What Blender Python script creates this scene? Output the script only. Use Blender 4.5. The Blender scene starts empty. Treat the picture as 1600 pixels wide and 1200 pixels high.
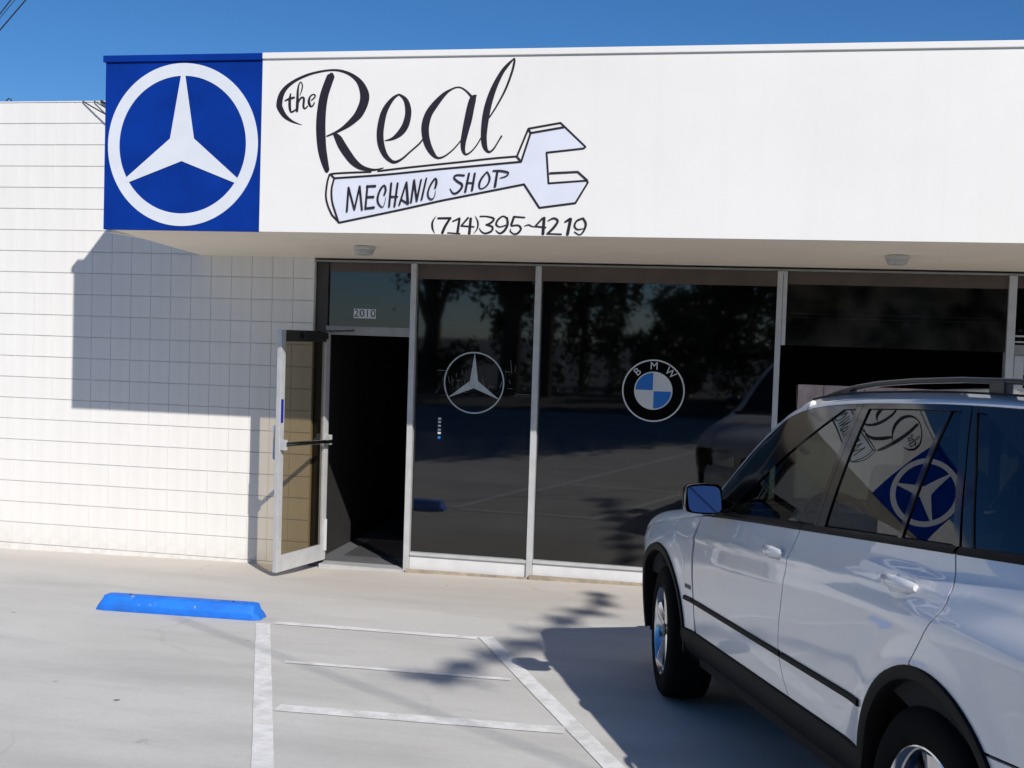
import bpy, bmesh, math, random
import numpy as np
from mathutils import Vector, Matrix, Quaternion, noise as mnoise

SC = bpy.context.scene
COL = SC.collection
R = math.radians

# ------------------------------------------------------------------ camera
CAM_LOC = (4.7592, -9.7759, 2.1754)
YAW, PITCH, ROLL = 0.18870, -0.04290, 0.03230
def cam_matrix():
    cy, sy, cp, sp = math.cos(YAW), math.sin(YAW), math.cos(PITCH), math.sin(PITCH)
    f = Vector((-sy*cp, cy*cp, sp)); r = Vector((cy, sy, 0)); u = r.cross(f)
    cr, sr = math.cos(ROLL), math.sin(ROLL)
    r2 = cr*r + sr*u; u2 = -sr*r + cr*u
    m = Matrix((r2, u2, -f)).transposed().to_4x4()
    m.translation = Vector(CAM_LOC)
    return m
cd = bpy.data.cameras.new('camera'); cam = bpy.data.objects.new('camera', cd); COL.objects.link(cam)
cd.sensor_width = 36.0; cd.lens = 1750/1600*36.0; cd.clip_start = .05; cd.clip_end = 3000
cam.matrix_world = cam_matrix(); SC.camera = cam

# ------------------------------------------------------------------ sky, sun, exposure
SUN_D = Vector((-1.266, 1.602, -1.577)).normalized()      # the way the light travels
SUN_EL = math.asin(-SUN_D.z); SUN_AZ = math.atan2(-SUN_D.x, -SUN_D.y)
w = bpy.data.worlds.new('World'); SC.world = w; w.use_nodes = True
nt = w.node_tree; nt.nodes.clear()
sky = nt.nodes.new('ShaderNodeTexSky'); sky.sky_type = 'NISHITA'; sky.sun_disc = False
sky.sun_elevation = SUN_EL; sky.sun_rotation = SUN_AZ
sky.altitude = 400; sky.air_density = 1.0; sky.dust_density = 0.15; sky.ozone_density = 10.0
bg = nt.nodes.new('ShaderNodeBackground'); bg.inputs[1].default_value = 0.095
wo = nt.nodes.new('ShaderNodeOutputWorld')
hs = nt.nodes.new('ShaderNodeHueSaturation'); hs.inputs['Saturation'].default_value = 1.10
nt.links.new(sky.outputs[0], hs.inputs['Color']); nt.links.new(hs.outputs[0], bg.inputs[0]); nt.links.new(bg.outputs[0], wo.inputs[0])
sd = bpy.data.lights.new('sun', 'SUN'); sun = bpy.data.objects.new('sun', sd); COL.objects.link(sun)
sd.energy = 4.75; sd.angle = R(.53); sd.color = (1.0, .945, .87)
sun.rotation_euler = SUN_D.to_track_quat('-Z', 'Y').to_euler(); sun.location = (20, -25, 30)
vs = SC.view_settings; vs.view_transform = 'Standard'; vs.look = 'None'; vs.exposure = 0.0; vs.gamma = 1.0
vs.use_curve_mapping = False
SC.cycles.max_bounces = 10; SC.cycles.glossy_bounces = 6; SC.cycles.transparent_max_bounces = 16
SC.cycles.use_denoising = True
SC.cycles.caustics_reflective = False; SC.cycles.caustics_refractive = False

# ------------------------------------------------------------------ materials
M = {}
def nodes(name):
    m = bpy.data.materials.new(name); m.use_nodes = True
    return m, m.node_tree, m.node_tree.nodes['Principled BSDF']
def N(t, typ, **kw):
    n = t.nodes.new(typ)
    for k, v in kw.items(): setattr(n, k, v)
    return n
def noise_fac(t, scale, detail=4, rough=.55, lo=.35, hi=.65, vec=None, stretch=None):
    tc = N(t, 'ShaderNodeTexCoord'); nz = N(t, 'ShaderNodeTexNoise')
    nz.inputs['Scale'].default_value = scale; nz.inputs['Detail'].default_value = detail; nz.inputs['Roughness'].default_value = rough
    src = tc.outputs['Object']
    if stretch:
        mp = N(t, 'ShaderNodeMapping'); mp.inputs['Scale'].default_value = stretch
        t.links.new(src, mp.inputs[0]); src = mp.outputs[0]
    t.links.new(src, nz.inputs['Vector'])
    mr = N(t, 'ShaderNodeMapRange'); mr.inputs[1].default_value = lo; mr.inputs[2].default_value = hi
    t.links.new(nz.outputs[0], mr.inputs[0])
    return mr.outputs[0]
def mixc(t, fac, a, b, mode='MIX'):
    mx = N(t, 'ShaderNodeMix', data_type='RGBA', blend_type=mode)
    for s, v in ((mx.inputs[0], fac), (mx.inputs[6], a), (mx.inputs[7], b)):
        if hasattr(v, 'is_linked'): t.links.new(v, s)
        elif isinstance(v, (int, float)): s.default_value = v
        else: s.default_value = (*v, 1) if len(v) == 3 else v
    return mx.outputs[2]
def math_(t, op, a, b=None):
    n = N(t, 'ShaderNodeMath', operation=op)
    for s, v in ((n.inputs[0], a), (n.inputs[1], b)):
        if v is None: continue
        if hasattr(v, 'is_linked'): t.links.new(v, s)
        else: s.default_value = v
    return n.outputs[0]
def bump(t, b, h, strength=.2, dist=.01):
    bp = N(t, 'ShaderNodeBump'); bp.inputs['Strength'].default_value = strength; bp.inputs['Distance'].default_value = dist
    t.links.new(h, bp.inputs['Height']); t.links.new(bp.outputs[0], b.inputs['Normal'])
def simple(key, col, rough=.5, metal=0.0, var=.12, vscale=6, bmp=0, bscale=80, spec=.5, coat=0, objvar=0):
    m, t, b = nodes(key)
    dark = tuple(c*(1-var) for c in col)
    c = mixc(t, noise_fac(t, vscale), dark, col)
    if objvar:
        oi = N(t, 'ShaderNodeObjectInfo'); k = math_(t, 'MULTIPLY', oi.outputs['Random'], objvar)
        c = mixc(t, k, c, tuple(x*.8 for x in col))
    t.links.new(c, b.inputs['Base Color'])
    b.inputs['Roughness'].default_value = rough; b.inputs['Metallic'].default_value = metal
    b.inputs['Specular IOR Level'].default_value = spec; b.inputs['Coat Weight'].default_value = coat
    b.inputs['Coat Roughness'].default_value = .03
    if bmp: bump(t, b, noise_fac(t, bscale, 6, .6, 0, 1), bmp)
    M[key] = m; return m
def glass(key, tint, f0=.08, rough=0.0, dirt=0.0):
    """a see-through tinted pane: Schlick mirror over a coloured transparency, the same from both faces"""
    m = bpy.data.materials.new(key); m.use_nodes = True; t = m.node_tree; t.nodes.clear()
    out = N(t, 'ShaderNodeOutputMaterial'); ge = N(t, 'ShaderNodeNewGeometry')
    dt = N(t, 'ShaderNodeVectorMath', operation='DOT_PRODUCT'); t.links.new(ge.outputs['Normal'], dt.inputs[0]); t.links.new(ge.outputs['Incoming'], dt.inputs[1])
    c1 = math_(t, 'SUBTRACT', 1.0, math_(t, 'ABSOLUTE', dt.outputs['Value']))
    fres = math_(t, 'ADD', math_(t, 'MULTIPLY', math_(t, 'POWER', c1, 5.0), 1-f0), f0)
    tr = N(t, 'ShaderNodeBsdfTransparent'); tr.inputs[0].default_value = (*tint, 1)
    gl = N(t, 'ShaderNodeBsdfGlossy'); gl.inputs['Roughness'].default_value = rough; gl.inputs[0].default_value = (.95, .97, 1, 1)
    mx = N(t, 'ShaderNodeMixShader')
    t.links.new(fres, mx.inputs[0]); t.links.new(tr.outputs[0], mx.inputs[1]); t.links.new(gl.outputs[0], mx.inputs[2])
    last = mx.outputs[0]
    if dirt:
        df = N(t, 'ShaderNodeBsdfDiffuse'); df.inputs[0].default_value = (.35, .33, .3, 1)
        m2 = N(t, 'ShaderNodeMixShader')
        f = math_(t, 'MULTIPLY', noise_fac(t, 2.2, 6, .65, .4, .85), dirt)
        t.links.new(f, m2.inputs[0]); t.links.new(last, m2.inputs[1]); t.links.new(df.outputs[0], m2.inputs[2]); last = m2.outputs[0]
    t.links.new(last, out.inputs[0]); M[key] = m; return m

# painted masonry: faint run-down streaks and thin grime
def wallpaint():
    m, t, b = nodes('wall_paint')
    st = noise_fac(t, 5, 5, .6, .35, .75, stretch=(3.0, 3.0, .22))
    c = mixc(t, st, (.80, .795, .775), (.745, .735, .71))
    c = mixc(t, math_(t, 'MULTIPLY', noise_fac(t, 1.1, 5, .6, .5, .8), .35), c, (.66, .645, .62))
    oi = N(t, 'ShaderNodeObjectInfo')
    c = mixc(t, math_(t, 'MULTIPLY', oi.outputs['Random'], .28), c, (.72, .71, .69))
    # splash-back dirt along the foot of the wall
    tc = N(t, 'ShaderNodeNewGeometry'); sp = N(t, 'ShaderNodeSeparateXYZ'); t.links.new(tc.outputs['Position'], sp.inputs[0])
    mr = N(t, 'ShaderNodeMapRange'); mr.inputs[1].default_value = .22; mr.inputs[2].default_value = -.03
    t.links.new(sp.outputs[2], mr.inputs[0])
    c = mixc(t, math_(t, 'MULTIPLY', math_(t, 'MULTIPLY', mr.outputs[0], noise_fac(t, 7, 6, .7, .35, .7)), .45), c, (.42, .38, .33))
    t.links.new(c, b.inputs['Base Color']); b.inputs['Roughness'].default_value = .62; b.inputs['Specular IOR Level'].default_value = .25
    bump(t, b, noise_fac(t, 140, 8, .7, 0, 1), .25, .002)
    M['wall_paint'] = m
wallpaint()
def concrete():
    m, t, b = nodes('concrete')
    c = mixc(t, noise_fac(t, .55, 8, .62, .32, .7), (.545, .535, .505), (.625, .615, .585))
    c = mixc(t, math_(t, 'MULTIPLY', noise_fac(t, 1.3, 6, .65, .45, .72, stretch=(.35, 1.4, 1)), .75), c, (.42, .41, .39))
    c = mixc(t, math_(t, 'MULTIPLY', noise_fac(t, 34, 7, .75, .42, .85), .3), c, (.36, .355, .34))
    # warmer, pinker strip of paving along the shopfront, worn edge
    g = N(t, 'ShaderNodeNewGeometry'); sp = N(t, 'ShaderNodeSeparateXYZ'); t.links.new(g.outputs['Position'], sp.inputs[0])
    wob = math_(t, 'MULTIPLY', noise_fac(t, .8, 4, .6, 0, 1), 1.0)
    e = math_(t, 'ADD', sp.outputs[1], wob)
    mr = N(t, 'ShaderNodeMapRange'); mr.inputs[1].default_value = -1.35; mr.inputs[2].default_value = -.55; t.links.new(e, mr.inputs[0])
    c = mixc(t, math_(t, 'MULTIPLY', mr.outputs[0], .6), c, (.56, .51, .455))
    # far side of the lot: darker asphalt street
    mr2 = N(t, 'ShaderNodeMapRange'); mr2.inputs[1].default_value = -12.4; mr2.inputs[2].default_value = -12.5; t.links.new(sp.outputs[1], mr2.inputs[0])
    c = mixc(t, mr2.outputs[0], c, (.07, .07, .07))
    # scattered dark spots and fine cracks
    tc = N(t, 'ShaderNodeTexCoord'); v = N(t, 'ShaderNodeTexVoronoi', feature='DISTANCE_TO_EDGE'); v.inputs['Scale'].default_value = .42
    dn = N(t, 'ShaderNodeTexNoise'); dn.inputs['Scale'].default_value = 1.6; dn.inputs['Detail'].default_value = 8
    ad = N(t, 'ShaderNodeVectorMath', operation='MULTIPLY_ADD'); ad.inputs[1].default_value = (.55, .55, 0)
    t.links.new(tc.outputs['Object'], dn.inputs['Vector']); t.links.new(dn.outputs['Color'], ad.inputs[0]); t.links.new(tc.outputs['Object'], ad.inputs[2])
    t.links.new(ad.outputs[0], v.inputs['Vector'])
    mr3 = N(t, 'ShaderNodeMapRange'); mr3.inputs[1].default_value = .006; mr3.inputs[2].default_value = .0015; t.links.new(v.outputs['Distance'], mr3.inputs[0])
    c = mixc(t, math_(t, 'MULTIPLY', math_(t, 'MULTIPLY', mr3.outputs[0], noise_fac(t, .9, 4, .6, .45, .6)), .4), c, (.40, .39, .37))
    c = mixc(t, math_(t, 'MULTIPLY', noise_fac(t, 210, 3, .8, .5, .72), .35), c, (.30, .29, .275))
    c = mixc(t, math_(t, 'MULTIPLY', noise_fac(t, 120, 3, .8, .58, .72), .3), c, (.74, .73, .71))
    c = mixc(t, math_(t, 'MULTIPLY', noise_fac(t, 2.6, 3, .5, .70, .76), math_(t, 'MULTIPLY', noise_fac(t, 22, 5, .7, .4, .6), .55)), c, (.19, .18, .165))
    c = mixc(t, math_(t, 'MULTIPLY', noise_fac(t, 1.9, 4, .6, .68, .80, stretch=(1, 1.3, 1)), .5), c, (.47, .36, .25))
    sv = N(t, 'ShaderNodeTexVoronoi'); sv.inputs['Scale'].default_value = 2.3; sv.inputs['Randomness'].default_value = 1.0; t.links.new(tc.outputs['Object'], sv.inputs['Vector'])
    sm = N(t, 'ShaderNodeMapRange'); sm.inputs[1].default_value = .05; sm.inputs[2].default_value = .03; t.links.new(sv.outputs['Distance'], sm.inputs[0])
    c = mixc(t, math_(t, 'MULTIPLY', sm.outputs[0], noise_fac(t, 1.2, 2, .5, .5, .62)), c, (.16, .15, .14))
    t.links.new(c, b.inputs['Base Color']); b.inputs['Roughness'].default_value = .82; b.inputs['Specular IOR Level'].default_value = .3
    bump(t, b, noise_fac(t, 60, 9, .75, 0, 1), .35, .006)
    M['concrete'] = m
concrete()
def roadpaint():
    m, t, b = nodes('line_paint')
    c = mixc(t, noise_fac(t, 9, 8, .75, .42, .62), (.80, .80, .79), (.60, .595, .575))
    t.links.new(c, b.inputs['Base Color']); b.inputs['Roughness'].default_value = .75
    bump(t, b, noise_fac(t, 60, 9, .75, 0, 1), .2, .003); M['line_paint'] = m
roadpaint()
def fasciapaint():
    m, t, b = nodes('white_panel')
    c = mixc(t, noise_fac(t, .9, 5, .6, .35, .7), (.81, .805, .79), (.77, .762, .745))
    c = mixc(t, math_(t, 'MULTIPLY', noise_fac(t, 4, 6, .65, .52, .8, stretch=(2.6, 2.6, .12)), .12), c, (.60, .585, .55))
    c = mixc(t, math_(t, 'MULTIPLY', noise_fac(t, 60, 4, .7, .66, .74), .5), c, (.55, .53, .5))
    t.links.new(c, b.inputs['Base Color']); b.inputs['Roughness'].default_value = .5; b.inputs['Specular IOR Level'].default_value = .3
    bump(t, b, noise_fac(t, 45, 7, .7, 0, 1), .12, .003); M['white_panel'] = m
fasciapaint()
simple('soffit_paint', (.86, .79, .68), .7, var=.06, vscale=1.2, bmp=.1, bscale=60, spec=.2)
simple('sign_blue', (.0015, .036, .30), .5, var=.22, vscale=3, spec=.15)
simple('sign_white', (.70, .74, .80), .45, var=.05, spec=.4)
simple('sign_ink', (.022, .018, .03), .55, var=.3, vscale=20, spec=.3)
simple('wrench_fill', (.70, .74, .84), .5, var=.05, spec=.3)
simple('aluminium', (.60, .61, .62), .45, .35, var=.12, vscale=10)
simple('kick_metal', (.72, .73, .74), .5, .15, var=.08, vscale=8)
simple('kerb_tan', (.42, .35, .27), .85, var=.4, vscale=9, bmp=.2)
simple('alu_dull', (.36, .36, .355), .5, .6, var=.2, vscale=8)
simple('bronze_dark', (.06, .057, .052), .5, .3, var=.2)
simple('steel_bright', (.70, .70, .72), .22, 1.0, var=.1)
simple('black_plastic', (.018, .018, .02), .45, var=.3, vscale=15)
simple('interior_dark', (.022, .021, .02), .8, var=.3, vscale=2)
simple('floor_tile', (.13, .135, .15), .55, var=.2, vscale=3)
simple('mat_rubber', (.05, .052, .06), .8, var=.3, vscale=30)
def stoppaint():
    m, t, b = nodes('stop_blue')
    c = mixc(t, noise_fac(t, 9, 6, .6), (.006, .15, .66), (.009, .19, .78))
    c = mixc(t, math_(t, 'MULTIPLY', noise_fac(t, 16, 8, .7, .62, .68), .85), c, (.40, .42, .44))
    c = mixc(t, math_(t, 'MULTIPLY', noise_fac(t, 5, 5, .6, .55, .75), .35), c, (.02, .07, .22))
    t.links.new(c, b.inputs['Base Color']); b.inputs['Roughness'].default_value = .62
    bump(t, b, noise_fac(t, 55, 7, .7, 0, 1), .35, .006); M['stop_blue'] = m
stoppaint()
simple('band_brown', (.115, .088, .072), .3, var=.2)
simple('decal_silver', (.42, .47, .50), .5, var=.15, vscale=25)
simple('decal_white', (.62, .65, .66), .5, var=.06)
simple('decal_blue', (.01, .16, .55), .5, var=.1)
simple('decal_black', (.003, .003, .0035), .7, var=.1, spec=.03)
simple('sticker_navy', (.012, .015, .30), .45, var=.1)
simple('plywood', (.50, .40, .39), .65, var=.3, vscale=9, bmp=.1)
simple('light_glass', (.46, .47, .46), .35, var=.1, spec=.5)
simple('light_base', (.62, .62, .60), .4, .2, var=.1)
simple('cable_black', (.012, .012, .013), .6, var=.2)
simple('timber', (.16, .11, .075), .8, var=.35, vscale=10, bmp=.3, bscale=30)
simple('bark', (.13, .10, .075), .9, var=.45, vscale=14, bmp=.6, bscale=25)
def leafmat(key, a, b_):
    m, t, b = nodes(key)
    c = mixc(t, noise_fac(t, 1.3, 3, .5, .3, .7), a, b_)
    t.links.new(c, b.inputs['Base Color']); b.inputs['Roughness'].default_value = .55
    M[key] = m
leafmat('leaf_dark', (.022, .042, .014), (.06, .095, .03))
leafmat('leaf_grey', (.045, .06, .035), (.10, .12, .065))
leafmat('leaf_palm', (.11, .11, .03), (.06, .075, .022))
glass('shop_glass', (.085, .08, .078), .080, .028, .02)
glass('film_glass', (.10, .10, .095), .035, .12, .16)
glass('bronze_glass', (.46, .40, .29), .05)
glass('car_glass', (.19, .235, .22), .058)
glass('privacy_glass', (.045, .05, .055), .062)
def carpaint():
    m, t, b = nodes('car_paint')
    b.inputs['Base Color'].default_value = (.76, .77, .78, 1)
    b.inputs['Roughness'].default_value = .38; b.inputs['Metallic'].default_value = .05
    b.inputs['Coat Weight'].default_value = 1.0; b.inputs['Coat Roughness'].default_value = .02; b.inputs['Coat IOR'].default_value = 1.75
    d = mixc(t, math_(t, 'MULTIPLY', noise_fac(t, 3, 7, .7, .45, .8), .16), (.76, .77, .78), (.42, .40, .37))
    t.links.new(d, b.inputs['Base Color']); M['car_paint'] = m
carpaint()
simple('car_trim', (.006, .006, .0065), .6, var=.25, vscale=10, spec=.16)
simple('car_gloss_black', (.006, .006, .008), .08, var=.1, spec=.6)
simple('tyre_rubber', (.006, .006, .006), .9, var=.3, vscale=30, spec=.12)
simple('rim_alloy', (.62, .64, .68), .16, 1.0, var=.08)
simple('dark_cavity', (.006, .006, .006), .9, var=.2)
simple('seat_leather', (.05, .045, .04), .5, var=.2, vscale=8)
simple('lens_red', (.35, .012, .01), .15, var=.1, coat=1)
simple('lens_clear', (.55, .57, .6), .12, .3, var=.1, coat=1)
simple('rail_grey', (.022, .023, .026), .4, .2, var=.15)
def mirror():
    m, t, b = nodes('mirror_glass'); b.inputs['Base Color'].default_value = (.13, .17, .25, 1)
    b.inputs['Metallic'].default_value = 1; b.inputs['Roughness'].default_value = .02; M['mirror_glass'] = m
mirror()

# ------------------------------------------------------------------ helpers
class MB:
    """collects shapes; build() links them as ONE mesh object"""
    def __init__(s): s.v = []; s.f = []
    def add(s, vs, fs):
        o = len(s.v); s.v += [tuple(map(float, p)) for p in vs]; s.f += [tuple(i+o for i in f) for f in fs]; return s
    def box(s, a, b):
        x0, y0, z0 = a; x1, y1, z1 = b
        return s.add([(x0,y0,z0),(x1,y0,z0),(x1,y1,z0),(x0,y1,z0),(x0,y0,z1),(x1,y0,z1),(x1,y1,z1),(x0,y1,z1)],
                     [(0,3,2,1),(4,5,6,7),(0,1,5,4),(1,2,6,5),(2,3,7,6),(3,0,4,7)])
    def obox(s, c, ax, ay, az, h):
        c, ax, ay, az = Vector(c), Vector(ax), Vector(ay), Vector(az)
        vs = [c + ax*h[0]*i + ay*h[1]*j + az*h[2]*k for k in (-1,1) for i, j in ((-1,-1),(1,-1),(1,1),(-1,1))]
        return s.add(vs, [(0,3,2,1),(4,5,6,7),(0,1,5,4),(1,2,6,5),(2,3,7,6),(3,0,4,7)])
    def tube(s, pts, r, n=8, cap=True):
        pts = [Vector(p) for p in pts]; k = len(pts); rr = r if isinstance(r, (list, tuple)) else [r]*k
        rings = []; up = None
        for i, p in enumerate(pts):
            d = (pts[min(i+1, k-1)] - pts[max(i-1, 0)]).normalized()
            if up is None: up = Vector((0,0,1)) if abs(d.z) < .9 else Vector((1,0,0))
            a = d.cross(up).normalized(); up = a.cross(d).normalized()
            rings.append([p + (a*math.cos(2*math.pi*j/n) + up*math.sin(2*math.pi*j/n))*rr[i] for j in range(n)])
        vs = [q for g in rings for q in g]; fs = []
        for i in range(k-1):
            for j in range(n):
                fs.append((i*n+j, i*n+(j+1)%n, (i+1)*n+(j+1)%n, (i+1)*n+j))
        if cap: fs += [tuple(range(n-1, -1, -1)), tuple((k-1)*n+j for j in range(n))]
        return s.add(vs, fs)
    def lathe(s, prof, c, axis='z', n=32, closed=False):
        vs = []; fs = []; k = len(prof); c = Vector(c)
        for r, h in prof:
            for j in range(n):
                a = 2*math.pi*j/n; u, v_ = r*math.cos(a), r*math.sin(a)
                p = {'z': (u, v_, h), 'y': (u, h, v_), 'x': (h, u, v_)}[axis]; vs.append(c + Vector(p))
        for i in range(k if closed else k-1):
            i2 = (i+1) % k
            for j in range(n): fs.append((i*n+j, i*n+(j+1)%n, i2*n+(j+1)%n, i2*n+j))
        if not closed: fs += [tuple(range(n-1, -1, -1)), tuple((k-1)*n+j for j in range(n))]
        return s.add(vs, fs)
    def prism(s, poly, f, d):
        """closed outline poly (2-D) mapped by f(a,b,t), t=0 front / 1 back, thickness d handled by f"""
        n = len(poly); vs = [f(a, b, 0) for a, b in poly] + [f(a, b, d) for a, b in poly]
        fs = [tuple(range(n)), tuple(range(2*n-1, n-1, -1))] + [(i, i+n, (i+1)%n+n, (i+1)%n) for i in range(n)]
        return s.add(vs, fs)
    def build(s, name, mat, parent=None, smooth=False, bevel=0, label=None, inv=None, kind=None):
        me = bpy.data.meshes.new(name); me.from_pydata(s.v, [], s.f); me.validate()
        bm = bmesh.new(); bm.from_mesh(me); bmesh.ops.recalc_face_normals(bm, faces=bm.faces)
        if bevel:
            bmesh.ops.bevel(bm, geom=[e for e in bm.edges if len(e.link_faces) == 2 and e.calc_face_angle(0) > .5], offset=bevel, segments=2, affect='EDGES', profile=.6, clamp_overlap=True)
        bm.to_mesh(me); bm.free()
        return link(name, me, mat, parent, smooth, label, kind)
INV = {}
def link(name, me, mat, parent=None, smooth=False, label=None, kind=None):
    me.materials.clear(); me.materials.append(M[mat] if isinstance(mat, str) else mat)
    if smooth:
        if smooth is True: smooth = 40
        me.polygons.foreach_set('use_smooth', [True]*len(me.polygons)); me.update()
        try: me.set_sharp_from_angle(angle=R(smooth))
        except Exception: pass
    o = bpy.data.objects.new(name, me); COL.objects.link(o)
    if parent: setparent(o, parent)
    if label: o['label'] = label
    if kind: o['kind'] = kind
    return o
def setparent(o, p):
    o.parent = p
    if p.name in INV: o.matrix_parent_inverse = INV[p.name]
def thing(name, label, cat, loc=(0,0,0), group=None, world_children=True):
    o = bpy.data.objects.new(name, None); COL.objects.link(o); o.location = loc; o.empty_display_size = .2
    o['label'] = label; o['category'] = cat
    if group: o['group'] = group
    if world_children: INV[o.name] = Matrix.Translation(-Vector(loc))
    return o
def tag(o, label, cat, group=None):
    o['label'] = label; o['category'] = cat
    if group: o['group'] = group
    return o
def smoothstep(t): t = max(0., min(1., t)); return t*t*(3-2*t)
def hermite(xs, ys):
    xs = np.array(xs, float); ys = np.array(ys, float)
    if xs[0] > xs[-1]: xs, ys = xs[::-1], ys[::-1]
    d = np.diff(ys)/np.diff(xs); m = np.zeros(len(xs)); m[0], m[-1] = d[0], d[-1]
    for i in range(1, len(xs)-1):
        if d[i-1]*d[i] > 0:
            h0, h1 = xs[i]-xs[i-1], xs[i+1]-xs[i]; w1, w2 = 2*h1+h0, h1+2*h0
            m[i] = (w1+w2)/(w1/d[i-1]+w2/d[i])
    def f(x):
        i = int(np.clip(np.searchsorted(xs, x)-1, 0, len(xs)-2)); h = xs[i+1]-xs[i]; t = min(1., max(0., (x-xs[i])/h))
        return ((1+2*t)*(1-t)**2*ys[i] + t*(1-t)**2*h*m[i] + t*t*(3-2*t)*ys[i+1] + t*t*(t-1)*h*m[i+1])
    return f
def text_mesh(txt, size):
    cu = bpy.data.curves.new('t', 'FONT'); cu.body = txt; cu.size = size; cu.align_x = 'CENTER'; cu.align_y = 'CENTER'; cu.resolution_u = 3
    o = bpy.data.objects.new('t', cu); COL.objects.link(o)
    dg = bpy.context.evaluated_depsgraph_get(); me = o.evaluated_get(dg).to_mesh()
    vs = [tuple(v.co) for v in me.vertices]; fs = [tuple(p.vertices) for p in me.polygons]
    bpy.data.objects.remove(o); bpy.data.curves.remove(cu)
    return vs, fs

# ------------------------------------------------------------------ ground
def gz(x, y):
    z0 = -.030 + .015*(max(-3., min(6., x)) - .2)
    pl = .016 - .0545*max(y, -12.0)
    s = smoothstep(-y/1.3)
    z = z0*(1-s) + pl*s
    if y > .05: z -= .25*min(1., (y-.05)/.1)
    return z
def make_ground():
    xs = sorted(set([-400,-200,-100,-60,-40,-25,-15,-10] + [round(-7+.25*i, 3) for i in range(73)] + [13,16,20,25,35,50,80,150,300]))
    ys = sorted(set([-400,-200,-120,-80,-60,-45,-35,-28,-22,-18,-15,-13,-12] + [round(-11.75+.25*i, 3) for i in range(39)] + [round(-2+.1*i, 3) for i in range(20)] + [0,.05,.1,.15,1,6,20,60]))
    vs = [(x, y, gz(x, y)) for y in ys for x in xs]; nx = len(xs)
    fs = [(j*nx+i, j*nx+i+1, (j+1)*nx+i+1, (j+1)*nx+i) for j in range(len(ys)-1) for i in range(nx-1)]
    me = bpy.data.meshes.new('ground'); me.from_pydata(vs, [], fs)
    o = link('ground', me, 'concrete', None, True); o['kind'] = 'structure'; o['label'] = 'sloping pale concrete parking lot'
    return o
GROUND = make_ground()
def paint_line(a, b, wd, label):
    a, b = Vector((*a, 0)), Vector((*b, 0)); d = (b-a); L = d.length; d.normalize(); nrm = Vector((-d.y, d.x, 0))
    n = max(2, int(L/.12)); mb = MB(); vs = []; rnd = random.Random(hash(label) & 255 if False else int(L*1000))
    for i in range(n+1):
        p = a + d*(L*i/n)
        for s in (-1, 1):
            q = p + nrm*s*(wd/2 + rnd.uniform(-.0015, .0015)); vs.append((q.x, q.y, gz(q.x, q.y)+.004))
    mb.add(vs, [(2*i, 2*i+1, 2*i+3, 2*i+2) for i in range(n)])
    return mb.build('painted_line', 'line_paint', GROUND, label=label)
paint_line((1.725, -2.66), (4.03, -8.0), .095, 'long white stall line running from the blue wheel stop')
paint_line((3.245, -2.50), (5.30, -7.0), .10, 'slanting white stall line beside the parked car')
paint_line((1.80, -2.61), (3.20, -2.56), .085, 'white cross bar nearest the shop')
paint_line((2.27, -3.61), (3.62, -3.55), .055, 'thin worn middle cross bar')
paint_line((2.60, -4.512), (4.055, -4.42), .115, 'white cross bar nearest the viewer')
# ------------------------------------------------------------------ shop building
U = .2032                       # one 8-inch block course
WR = 5*U                        # right end of the block wall
P = 1.602                       # how far the canopy stands out
ZS0, ZS1 = 2.832, 2.9185        # soffit height at the wall / at the fascia
ZT = 4.2836                     # top of fascia
XL, XB, XR = -.15, 1.166, 14.0  # canopy left end, end of the blue panel, right end
B = thing('shop_building', 'white painted block shop with a deep fascia over dark shop windows', 'building', (3.0, 0.0, 0.0))

mb = MB().box((-9, .009, -.4), (WR, .30, 21*U-.004))
bw = mb.build('block_wall', 'wall_paint', B, label='white painted stack bond block wall')
def block_mesh(wd):
    gx, g, ch, dz = .0017, .0034, .0012, .0055
    x0, x1, z0, z1 = gx, wd-gx, g, U-g
    vs = []; fs = []
    # face with a small chamfer, shallow vertical joint wings, deep bed joints
    vs += [(x0+ch,0,z0+ch),(x1-ch,0,z0+ch),(x1-ch,0,z1-ch),(x0+ch,0,z1-ch)]
    vs += [(x0,dz,z0),(x1,dz,z0),(x1,dz,z1),(x0,dz,z1)]
    vs += [(0,dz+.0002,z0),(wd,dz+.0002,z0),(wd,dz+.0002,z1),(0,dz+.0002,z1)]
    vs += [(0,.02,z0),(wd,.02,z0),(wd,.02,z1),(0,.02,z1)]
    fs = [(0,1,2,3),(0,4,5,1),(1,5,6,2),(2,6,7,3),(3,7,4,0),(4,7,11,8),(5,9,10,6),(4,8,9,5),(6,10,11,7),(8,12,13,9),(10,14,15,11)]
    me = bpy.data.meshes.new('block'); me.from_pydata(vs, [], fs); me.validate()
    me.materials.append(M['wall_paint']); return me
BLK = block_mesh(U); rb = random.Random(4)
for r in range(21):
    for c in range(-10, 5):
        if r >= 14 and c >= -1 + 1: continue
        o = bpy.data.objects.new('block', BLK); COL.objects.link(o); o.parent = bw
        o.location = (c*U, rb.uniform(-.0006, .0006), r*U)
        o.rotation_euler = (rb.uniform(-.0012, .0012), 0, rb.uniform(-.0012, .0012))
ext = MB()
for r in range(21):
    for c in range(-42, -10):
        vs = [(v.co.x+c*U, v.co.y, v.co.z+r*U) for v in BLK.vertices]; ext.add(vs, [tuple(p.vertices) for p in BLK.polygons])
eo = ext.build('block_courses', 'wall_paint', bw, kind='stuff')
MB().box((-9, -.004, -.12), (WR, .0085, -.003)).build('wall_base', 'wall_paint', bw)
MB().box((-9, -.006, 21*U-.0035), (XL-.03, .31, 21*U+.006)).build('wall_cap', 'white_panel', bw)

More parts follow.
